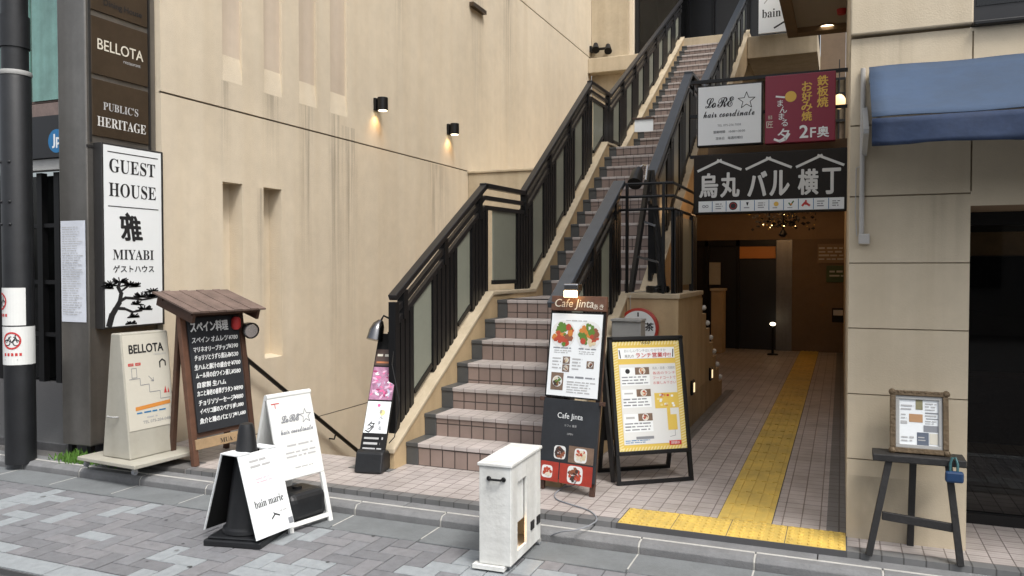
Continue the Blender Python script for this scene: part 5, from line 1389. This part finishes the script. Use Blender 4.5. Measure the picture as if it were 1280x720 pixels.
b.lines(W * 0.3, W * 0.7, cy(402), cy(399), 1, INKPALE, M, z_); b.lines(W * 0.12, W * 0.45, cy(442), cy(437), 2, INKPALE, M, z_); b.lines(W * 0.58, W * 0.92, cy(442), cy(437), 2, INKPALE, M, z_)
b.lines(W * 0.40, W * 0.92, cy(473), cy(468), 1, INKGREY, M, z_, ragged=0.05); b.lines(W * 0.4, W * 0.92, cy(491), cy(475), 5, INKPALE, M, z_); b.lines(W * 0.10, W * 0.28, cy(462), cy(446), 4, INKPALE, M, z_); b.lines(W * 0.10, W * 0.46, cy(436.5), cy(433), 1, INKGREY, M, z_); b.lines(W * 0.57, W * 0.93, cy(436.5), cy(433), 1, INKGREY, M, z_); b.lines(W * 0.47, W * 0.66, cy(462), cy(446), 4, INKPALE, M, z_)
b.build('menu_print', mp)
b = MB(); b.text('Cafe Jinta', W * 0.5, cy(525), cy(516) - cy(525), CHALK, M, w=W * 0.46, z=0.0055); b.text('カフェ 喫茶', W * 0.52, cy(533), 0.016, INKPALE, M, z=0.0055); b.text('OPEN', W * 0.52, cy(543), 0.012, INKPALE, M, z=0.0055); b.build('lettering', lowp)
b = MB()
b.rect(0.012, W * 0.5, cy(577), cy(556), 0.005, SLATE, M); b.rect(W * 0.52, W - 0.012, cy(577), cy(556), 0.005, PHOTOBG, M)
b.rect(0.012, W * 0.36, cy(604), cy(579), 0.005, PHOTORED, M); b.rect(W * 0.38, W - 0.012, cy(604), cy(579), 0.005, PHOTORED, M)
food_plate(b, M, W * 0.36, cy(566), 0.043, 0.0056, (5, 5, 3), 11, True); food_plate(b, M, W * 0.74, cy(567), 0.045, 0.0056, (6, 0, 6, 2), 12, True); food_plate(b, M, W * 0.15, cy(592), 0.04, 0.0056, (0, 0, 6), 13, True); food_plate(b, M, W * 0.66, cy(591.5), 0.055, 0.0056, (5, 3, 5, 0), 14, True)
b.build('food_photos', lowp)
for x in (-0.03, W + 0.005):
    b = MB(); b.box((x, cy(503), -0.02), (x + 0.03, cy(498), 0.015), WOODDK, M); b.build('peg', ce, bev=0.003)
p = M @ Vector((W * 0.40, Hh + 0.03, 0.02))
cl = thing('clip_lamp', 'silver clip lamp glowing on the cafe easel header', 'lamp', p)
b = MB(); b.box(tuple(p + Vector((-0.05, -0.05, 0.01))), tuple(p + Vector((0.05, 0.05, 0.06))), CHROME); b.build('housing', cl, bev=0.008)
b = MB()
for k in range(6): b.box(tuple(p + Vector((-0.045 + k * 0.0155, -0.056, -0.028))), tuple(p + Vector((-0.033 + k * 0.0155, -0.04, 0.012))), BULB)
b.build('bulb', cl)
b = MB(); b.tube([p + Vector((0.0, 0.03, 0.0)), p + Vector((0, 0.04, -0.06))], 0.01, BLACK, 6); b.build('clip', cl)

# ---- yellow lunch A-board
A = onz(772, 607, 0.004); Bp = onz(867, 600, 0.004); xd = (Bp - A).normalized(); W = (Bp - A).length; n0 = xd.cross(Z_)
ang = math.radians(11); M = lean(A, xd, ang); Hh = (loc2(M, 762, 420)[1] + loc2(M, 857, 420)[1]) / 2
ya = thing('lunch_board', 'black framed A-board with yellow striped lunch poster and small map', 'A-frame sign', A)
y0 = 0.19
b = MB()
for a_, c_ in (((0, y0), (0.028, Hh)), ((W - 0.028, y0), (W, Hh)), ((0.028, y0), (W - 0.028, y0 + 0.028)), ((0.028, Hh - 0.028), (W - 0.028, Hh))): b.box((*a_, -0.02), (*c_, 0.012), BLACK, M)
b.build('frame', ya, bev=0.004)
for x in (0.0, W - 0.026):
    b = MB(); b.box((x, 0, -0.02), (x + 0.026, y0, 0.006), BLACK, M); b.build('leg', ya)
b = MB(); b.box((0.026, 0, -0.02), (W - 0.026, 0.024, 0.006), BLACK, M); b.build('foot_bar', ya)
A2 = A - n0 * (2 * Hh * math.sin(ang)) + xd * W; Mb = lean(A2, -xd, ang)
for x in (0.0, W - 0.026):
    b = MB(); b.box((x, 0, -0.02), (x + 0.026, Hh, 0.0), BLACK, Mb); b.build('rear_leg', ya)
b = MB(); b.box((0.026, 0, -0.02), (W - 0.026, 0.024, 0), BLACK, Mb); b.build('foot_bar', ya)
b = MB(); b.box((0.026, 0.24, -0.014), (W - 0.026, Hh - 0.02, -0.002), BLACKMATTE, Mb); b.build('rear_panel', ya)
b = MB(); b.box((0.028, y0 + 0.028, -0.015), (W - 0.028, Hh - 0.028, 0.0), YELLOWP, M); ps = b.build('poster', ya)
X0, X1, Yb0, Yb1 = 0.028, W - 0.028, y0 + 0.028, Hh - 0.028
PWd, PHt = X1 - X0, Yb1 - Yb0
px_ = lambda t_: X0 + PWd * t_
py_ = lambda t_: Yb0 + PHt * t_
b = MB()
n = 22                                              # diagonal stripes along the border
for k in range(n):
    x = px_(k / n)
    w_ = PWd / n * 0.5
    for ya_, yb_ in ((0.955, 1.0), (0.0, 0.03)):
        b.poly([(x, py_(ya_)), (x + w_, py_(ya_)), (min(X1, x + w_ + 0.012), py_(yb_)), (x + 0.012, py_(yb_))], 0.0008, YELLOWL, M)
n = 40
for k in range(n):
    y = py_(k / n * 0.98); h_ = PHt / n * 0.5
    for xa, xb in ((0.0, 0.07), (0.93, 1.0)):
        b.poly([(px_(xa), y), (px_(xb), y + 0.012), (px_(xb), y + h_ + 0.012), (px_(xa), y + h_)], 0.001, YELLOWL, M)
b.rect(px_(0.08), px_(0.92), py_(0.83), py_(0.93), 0.0015, WHITE, M)
b.rect(px_(0.08), px_(0.92), py_(0.055), py_(0.78), 0.0014, mat('poster_white', (0.66, 0.67, 0.66), 0.5), M)
b.text('WRAP', px_(0.5), py_(0.962), 0.018, INK, M, z=0.002)
b.text('おいしいランチはいかがですか', px_(0.48), py_(0.89), 0.022, INKGREY, M, w=PWd * 0.62, z=0.002)
b.text('烏丸の', px_(0.24), py_(0.84), 0.022, INK, M, z=0.002); b.text('ランチ営業中!!', px_(0.60), py_(0.838), 0.034, INKRED, M, w=PWd * 0.52, z=0.002, bold=0.02)
for x, s_ in ((0.11, 1), (0.89, -1)): b.stroke([(px_(x - 0.012 * s_), py_(0.91)), (px_(x), py_(0.84))], 0.008, 0.002, INK, M)
for i, v_ in enumerate((0.60, 0.40, 0.18)):
    yb = py_(v_); yt = py_(v_ + 0.15)
    b.rect(px_(0.10), px_(0.52), yb - 0.01, yt, 0.0018, WHITE, M)
    b.rect(px_(0.31), px_(0.52), yt - 0.05, yt, 0.0022, PHOTOBG, M)
    food_plate(b, M, px_(0.415), yt - 0.025, 0.024, 0.0026, ((6, 4, 3), (0, 6, 2), (3, 0, 6))[i], 20 + i)
    b.lines(px_(0.11), px_(0.50), yb - 0.005, yt - 0.055, 3, INKGREY, M, 0.0022, ragged=0.1)
    if i == 0: b.disc(px_(0.2), yt - 0.025, 0.017, 0.0022, INK, M)
    else: b.lines(px_(0.13), px_(0.28), yt - 0.04, yt - 0.012, 1, INKPALE, M, 0.0022)
for i, (s_, m_) in enumerate((('烏丸・四条・河原町', INKGREY), ('各店のランチ', INKRED), ('フードコートで', INKRED), ('お楽しみ下さい', INKRED))):
    b.text(s_, px_(0.74), py_(0.725 - i * 0.045), 0.020, m_, M, w=PWd * 0.34, z=0.002)
b.rect(px_(0.57), px_(0.92), py_(0.37), py_(0.51), 0.002, YELLOWP, M); b.rect(px_(0.74), px_(0.79), py_(0.18), py_(0.37), 0.0021, YELLOWP, M); b.rect(px_(0.74), px_(0.88), py_(0.17), py_(0.31), 0.0022, YELLOWP, M)
rn = random.Random(4)
for k in range(16): x, y = rn.uniform(0.58, 0.88), rn.uniform(0.38, 0.49); b.rect(px_(x), px_(x + 0.035), py_(y), py_(y + 0.018), 0.0026, rn.choice((ORANGE, INKGREEN, WHITE, YELLOWL, INKRED)), M)
b.stroke([(px_(0.84), py_(0.17)), (px_(0.84), py_(0.12)), (px_(0.76), py_(0.11))], 0.003, 0.002, INKGREY, M)
b.rect(px_(0.26), px_(0.52), py_(0.10), py_(0.125), 0.0022, INKGREY, M); b.lines(px_(0.1), px_(0.52), py_(0.065), py_(0.10), 2, INKBLUE, M, 0.0022)
b.rect(px_(0.74), px_(0.92), py_(0.035), py_(0.075), 0.0024, INKRED, M); b.text('詳細は', px_(0.83), py_(0.042), 0.02, WHITE, M, z=0.003)
b.build('poster_print', ps)

# ---- round red-rimmed sign and meter box behind the yellow board
p = ony(799, 410, 6.705)
Mr = frame((p.x, 6.70, p.z), X_, -Y_)
rs = thing('round_sign', 'round white sign with red rim fixed to the ochre block', 'sign', (p.x, 6.7, p.z))
b = MB(); b.lathe([(0.172, -0.005), (0.172, 0.03), (0.15, 0.036)], (0, 0, 0), mat('red_rim', (0.40, 0.035, 0.02), 0.35), 36, Mr); b.build('rim', rs, smooth=True)
b = MB(); b.disc(0, 0, 0.149, 0.0375, WHITE, Mr, 36); fce = b.build('face', rs)
b = MB(); b.text('喫茶', 0.06, -0.02, 0.07, INK, Mr, z=0.039, bold=0.02); b.rect(-0.006, 0.006, 0.10, 0.135, 0.039, INK, Mr); b.text('営業中', 0.0, -0.10, 0.045, INK, Mr, z=0.039); b.build('lettering', fce)
p = ony(786, 424, 6.2)
gb_ = thing('meter_box', 'galvanised grey meter box behind the black lunch board', 'box', (p.x, 6.2, 0))
b = MB(); b.box((p.x - 0.135, 6.18, 0.70), (p.x + 0.10, 6.34, 1.03), GREYMET); b.build('case', gb_, bev=0.006)
b = MB(); b.box((p.x - 0.14, 6.165, 1.03), (p.x + 0.105, 6.35, 1.045), GREYMET); b.build('lid', gb_)
b = MB(); b.box((p.x - 0.04, 6.22, 0.0), (p.x + 0.0, 6.28, 0.70), STEELDK); b.build('post', gb_)

# ---- folded stands and spotlight on the landing
p = Vector((-1.69, 7.15, L1))
sp = thing('spotlight', 'black round spotlight clamped above the landing rails', 'spotlight', (-1.67, 7.0, 2.2))
b = MB(); b.tube([(-1.67, 7.02, 2.33), (-1.67, 6.98, 2.30), (-1.67, 6.90, 2.22), (-1.67, 6.86, 2.18)], [0.025, 0.05, 0.06, 0.064], BLACK, 18); b.build('shade', sp, smooth=True)
b = MB(); b.tube([(-1.67, 7.02, 2.33), (-1.63, 7.02, 2.36), (-1.58, 6.95, 2.34), (-1.56, 6.80, 2.20)], 0.01, CHROME, 8); b.build('bracket', sp)
fe = thing('folded_easel', 'black folded display easel leaning behind the landing rails', 'easel', (-1.58, 7.05, 1.233))
for xa, xb, w_ in ((-1.72, -1.60, 0.05), (-1.46, -1.58, 0.03), (-1.42, -1.57, 0.025)):
    b = MB(); b.bar((xa, 6.95, 1.235), (xb, 7.12, 2.32), w_, 0.03, WOODBLK); b.build('leg', fe)
b = MB(); b.bar((-1.67, 6.98, 1.55), (-1.48, 6.98, 1.50), 0.015, 0.02, CHROME); b.bar((-1.62, 7.02, 1.86), (-1.52, 7.02, 1.82), 0.015, 0.02, CHROME); b.build('stay', fe)
b = MB(); b.box((-1.59, 7.04, 1.40), (-1.50, 7.06, 2.0), BLACKMATTE); b.build('folded_panel', fe)
rb = thing('coiled_cable', 'dark coil of cable lying on the ochre landing block', 'cable', (-1.5, 7.0, 1.235))
b = MB(); pts = [(-1.5 + 0.09 * math.cos(k * 0.5) + 0.02 * math.sin(k), 7.0 + 0.09 * math.sin(k * 0.5), 1.245 + 0.012 * (k // 12) + 0.004 * math.sin(k * 2.1)) for k in range(50)]; b.tube(pts, 0.011, BLACK, 6); b.build('loops', rb, smooth=True)
b = MB(); b.tube([(-1.60, 7.0, 1.245), (-1.66, 6.72, 1.24), (-1.665, 6.698, 1.2), (-1.66, 6.70, 1.05), (-1.64, 6.69, 0.9)], 0.004, mat('pale_wire', (0.4, 0.38, 0.34), 0.6), 5); b.build('lead', rb)

# ---- white washed box stand
p0 = onz(599, 712, ZS); W = 0.172; D = 0.47
xd = Vector((0.998, 0.03, 0)).normalized(); yd = Vector((-0.03, 0.998, 0)).normalized()
Mbx = frame((p0.x, p0.y, ZS), xd, Z_)               # local x right, y back, z up
wb = thing('white_box', 'tall narrow whitewashed wooden box with black handle and lit side opening', 'box', (p0.x, p0.y, ZS))
zt = 0.535
rt_ = 0.035
b = MB()
b.box((0, 0, rt_), (W, 0.014, zt), WHITEWOOD, Mbx); b.build('door', wb, bev=0.003)
b = MB()
b.box((0, 0.016, rt_), (0.014, D, zt), WHITEWOOD, Mbx); b.box((0.0145, D - 0.014, rt_), (W - 0.0145, D, zt), WHITEWOOD, Mbx); b.box((0.0145, 0.0165, rt_), (W - 0.0145, D - 0.0145, rt_ + 0.014), WHITEWOOD, Mbx)
ox0, ox1, oz0, oz1 = 0.10, 0.24, 0.085, 0.44          # opening in the right side
b.box((W - 0.014, 0.016, rt_), (W, ox0, zt), WHITEWOOD, Mbx); b.box((W - 0.014, ox1, rt_), (W, D, zt), WHITEWOOD, Mbx); b.box((W - 0.0138, ox0, rt_), (W - 0.0002, ox1, oz0), WHITEWOOD, Mbx); b.box((W - 0.0138, ox0, oz1), (W - 0.0002, ox1, zt), WHITEWOOD, Mbx)
b.build('case', wb, bev=0.002)
b = MB(); b.box((-0.008, -0.008, zt + 0.0005), (W + 0.008, D + 0.008, zt + 0.018), WHITEWOOD, Mbx); b.build('top', wb, bev=0.004)
b = MB(); b.box((W - 0.030, ox0 - 0.02, 0.215), (W - 0.020, ox1 + 0.02, oz1 + 0.02), WHITEWOOD, Mbx); b.box((W - 0.09, ox0 - 0.02, oz0 - 0.01), (W - 0.08, ox1 + 0.02, 0.23), WOODPALE, Mbx); b.build('inner_panel', wb)
b = MB(); b.sphere(Mbx @ Vector((W - 0.055, 0.20, 0.17)), 0.016, BULBDIM, 10); b.build('bulb', wb)
l = bpy.data.lights.new('box_light', 'POINT'); l.energy = 0.3; l.color = (1, 0.55, 0.2); l.shadow_soft_size = 0.02
lo = bpy.data.objects.new('box_light', l); col.objects.link(lo); lo.parent = wb; lo.location = Mbx @ Vector((W - 0.05, 0.17, 0.16)) - wb.location
hz = 0.475
b = MB(); b.tube([Mbx @ Vector((0.06, -0.002, hz)), Mbx @ Vector((0.065, -0.022, hz)), Mbx @ Vector((0.125, -0.022, hz)), Mbx @ Vector((0.13, -0.002, hz))], 0.006, BLACK, 8)
for x in (0.055, 0.135): b.sphere(Mbx @ Vector((x, -0.004, hz)), 0.013, BLACK, 8, (1, 0.5, 1))
b.build('handle', wb, smooth=True)
for y in (0.30, 0.40):
    b = MB(); b.box((W, y, 0.13), (W + 0.006, y + 0.05, 0.175), BLACK, Mbx); b.build('hinge', wb)
b = MB(); b.box((-0.03, -0.02, 0.012), (W - 0.03, 0.03, rt_ - 0.002), WHITEWOOD, Mbx); b.build('foot', wb)
pp = [Mbx @ Vector(q) for q in ((0.03, 0.05, 0), (W - 0.03, 0.05, 0), (0.03, D - 0.03, 0), (W - 0.01, D - 0.01, 0))]
castors(wb, [(q.x, q.y) for q in pp], ZS, 0.014)
# cable from the box to the cafe easel
cpts = [onz(683, 672, ZS + 0.01), onz(700, 665, -0.02), onz(722, 662, 0.006), onz(740, 655, 0.006), onz(746, 648, 0.006), onz(736, 638, 0.006), onz(712, 630, 0.006), onz(696, 624, 0.006), onz(694, 617, 0.006), onz(705, 609, 0.01), onz(716, 607, 0.04), onz(720, 600, 0.12)]
sm_ = []
for i in range(len(cpts) - 1):
    P0, P1, P2, P3 = cpts[max(0, i - 1)], cpts[i], cpts[i + 1], cpts[min(len(cpts) - 1, i + 2)]
    for k in range(5):
        t_ = k / 5
        sm_.append(0.5 * ((2 * P1) + (P2 - P0) * t_ + (2 * P0 - 5 * P1 + 4 * P2 - P3) * t_ * t_ + (3 * P1 - P0 - 3 * P2 + P3) * t_ ** 3))
b = MB(); b.tube(sm_, 0.0045, INKGREY, 6); solo(b, 'power_cable', 'thin grey power cable curling over tiles from the whitewashed box', 'cable', cpts[0], smooth=True)

# ---- easel stool, framed card collage, blue padlock
ea = thing('easel_table', 'black stained three legged wooden easel table before the pillar', 'easel', (0.34, 4.5, 0))
zt = onx(1090, 567, 0).z
PL, PR = ony(1091, 566, 4.42), ony(1208, 570, 4.42)
zt = PL.z
b = MB(); b.box((PL.x, 4.40, zt - 0.035), (PR.x, 4.55, zt), WOODBLK); b.build('top', ea, bev=0.004)
for (xt, yt), (xb, yb) in (((PL.x + 0.075, 4.43), (onz(1086, 697, 0).x, 4.39)), ((PR.x - 0.075, 4.43), (onz(1202, 711, 0).x, 4.40)), ((0.345, 4.52), (0.345, 4.64))):
    b = MB(); b.bar((xb, yb, 0.002), (xt, yt, zt - 0.035), 0.032, 0.032, WOODBLK, up=(0, 1, 0)); b.build('leg', ea, bev=0.003)
b = MB(); b.bar((PL.x + 0.045, 4.415, 0.205), (PR.x - 0.05, 4.415, 0.18), 0.02, 0.042, WOODBLK); b.build('stretcher', ea, bev=0.003)
A = Vector((ony(1112, 563, 4.50).x, 4.47, zt + 0.002)); W = ony(1186, 563, 4.48).x - A.x
ang = math.radians(12); M = lean(A, X_, ang); Hh = loc2(M, 1150, 489)[1]
pf = thing('picture_frame', 'ornate antique frame of pasted cards propped on the black easel', 'picture frame', A)
OLD = mat('antique_frame', (0.13, 0.09, 0.05), 0.5, 0.5, 18, metal=0.3, bump=0.5, bscale=60)
b = MB(); fwid = 0.026
outer = [(0, 0), (W, 0), (W, Hh), (0, Hh)]
for (x0_, y0_), (x1_, y1_) in (((0, 0), (W, fwid)), ((0, Hh - fwid), (W, Hh)), ((0, fwid), (fwid, Hh - fwid)), ((W - fwid, fwid), (W, Hh - fwid))): b.box((x0_, y0_, -0.02), (x1_, y1_, 0.015), OLD, M)
for x, y in ((0.01, 0.01), (W - 0.01, 0.01), (0.01, Hh - 0.01), (W - 0.01, Hh - 0.01)): b.lathe([(0.016, -0.015), (0.018, 0.012), (0.008, 0.02)], (0, 0, 0), OLD, 10, M @ Matrix.Translation((x, y, 0)))
for k in range(7):
    x = W * (0.15 + 0.7 * k / 6); b.lathe([(0.009, 0.0), (0.008, 0.014), (0.003, 0.018)], (0, 0, 0), OLD, 8, M @ Matrix.Translation((x, Hh - 0.008, 0))); 
b.build('moulding', pf, bev=0.006)
b = MB()
i0, i1 = fwid, fwid + 0.018
for a_, c_ in (((i0, i0), (W - i0, i1)), ((i0, Hh - i1), (W - i0, Hh - i0)), ((i0, i1), (i1, Hh - i1)), ((W - i1, i1), (W - i0, Hh - i1))): b.box((*a_, -0.01), (*c_, 0.006), GREYMET, M)
b.build('inner_liner', pf, bev=0.002)
b = MB(); b.box((i1, i1, -0.012), (W - i1, Hh - i1, -0.004), WHITE, M); cdm = b.build('card', pf)
b = MB(); iw, ih = W - 2 * i1, Hh - 2 * i1
cx_ = lambda t_: i1 + iw * t_
cyy = lambda t_: i1 + ih * t_
for x0_, x1_, y0_, y1_, m_ in ((0.42, 0.60, 0.78, 1.0, mat('card_olive', (0.24, 0.22, 0.12), 0.6, 0.4, 30)), (0.25, 0.6, 0.5, 0.68, mat('card_tan', (0.42, 0.24, 0.12), 0.6)), (0.62, 0.99, 0.30, 0.44, INKGREY), (0.45, 0.75, 0.0, 0.28, mat('card_blue', (0.10, 0.12, 0.16), 0.6)), (0.66, 0.99, 0.70, 0.73, INKGREY), (0.68, 0.99, 0.58, 0.6, INKGREY), (0.77, 0.99, 0.03, 0.27, CREAMSIGN), (0.03, 0.2, 0.45, 0.52, INKPALE)):
    b.rect(cx_(x0_), cx_(x1_), cyy(y0_), cyy(y1_), -0.0025, m_, M)
for x0_, x1_, y0_, y1_, n_ in ((0.66, 0.98, 0.76, 0.95, 3), (0.66, 0.98, 0.46, 0.56, 2), (0.66, 0.98, 0.62, 0.69, 1), (0.04, 0.38, 0.75, 0.9, 2), (0.05, 0.4, 0.05, 0.2, 2), (0.48, 0.72, 0.08, 0.2, 2), (0.04, 0.22, 0.55, 0.7, 2)):
    b.lines(cx_(x0_), cx_(x1_), cyy(y0_), cyy(y1_), n_, INKPALE, M, -0.0015)
b.build('pasted_cards', cdm)
pd = thing('padlock', 'blue padlock with looped shackle hanging from the easel corner', 'padlock', (PR.x - 0.05, 4.395, zt - 0.1))
xk = PR.x - 0.055
b = MB(); b.box((xk - 0.04, 4.365, zt - 0.105), (xk + 0.04, 4.395, zt - 0.05), mat('padlock_blue', (0.012, 0.04, 0.105), 0.4)); b.build('body', pd, bev=0.01)
b = MB(); b.tube([(xk - 0.018, 4.38, zt - 0.055), (xk - 0.018, 4.38, zt - 0.015), (xk - 0.01, 4.385, zt + 0.012), (xk + 0.006, 4.40, zt + 0.012), (xk + 0.014, 4.385, zt - 0.015), (xk + 0.014, 4.38, zt - 0.055)], 0.006, mat('padlock_teal', (0.03, 0.10, 0.11), 0.5), 8); b.build('shackle', pd, smooth=True)

# ---- weeds by the kerb
wd = thing('weed', 'small bright green weed tuft growing by the granite step', 'plant', (-5.35, 4.36, -0.03))
rn = random.Random(12)
b = MB()
for k in range(260):
    x = -5.38 + rn.gauss(0, 0.14); y = 4.37 + rn.gauss(0, 0.035); a = rn.uniform(0, 2 * PI); h_ = rn.uniform(0.03, 0.115) * max(0.4, 1 - abs(x + 5.38) * 2.2); w_ = rn.uniform(0.004, 0.010); l_ = rn.uniform(0.01, 0.04)
    b.add([(x - w_, y, -0.034), (x + w_, y, -0.034), (x + w_ + l_ * 0.6 * math.cos(a), y + l_ * 0.6 * math.sin(a), -0.034 + h_ * 0.8), (x + l_ * math.cos(a), y + l_ * math.sin(a), -0.034 + h_), (x - w_ + l_ * 0.6 * math.cos(a), y + l_ * 0.6 * math.sin(a), -0.034 + h_ * 0.8)], [(0, 1, 2, 3, 4)], LEAFG)
b.build('leaves', wd)
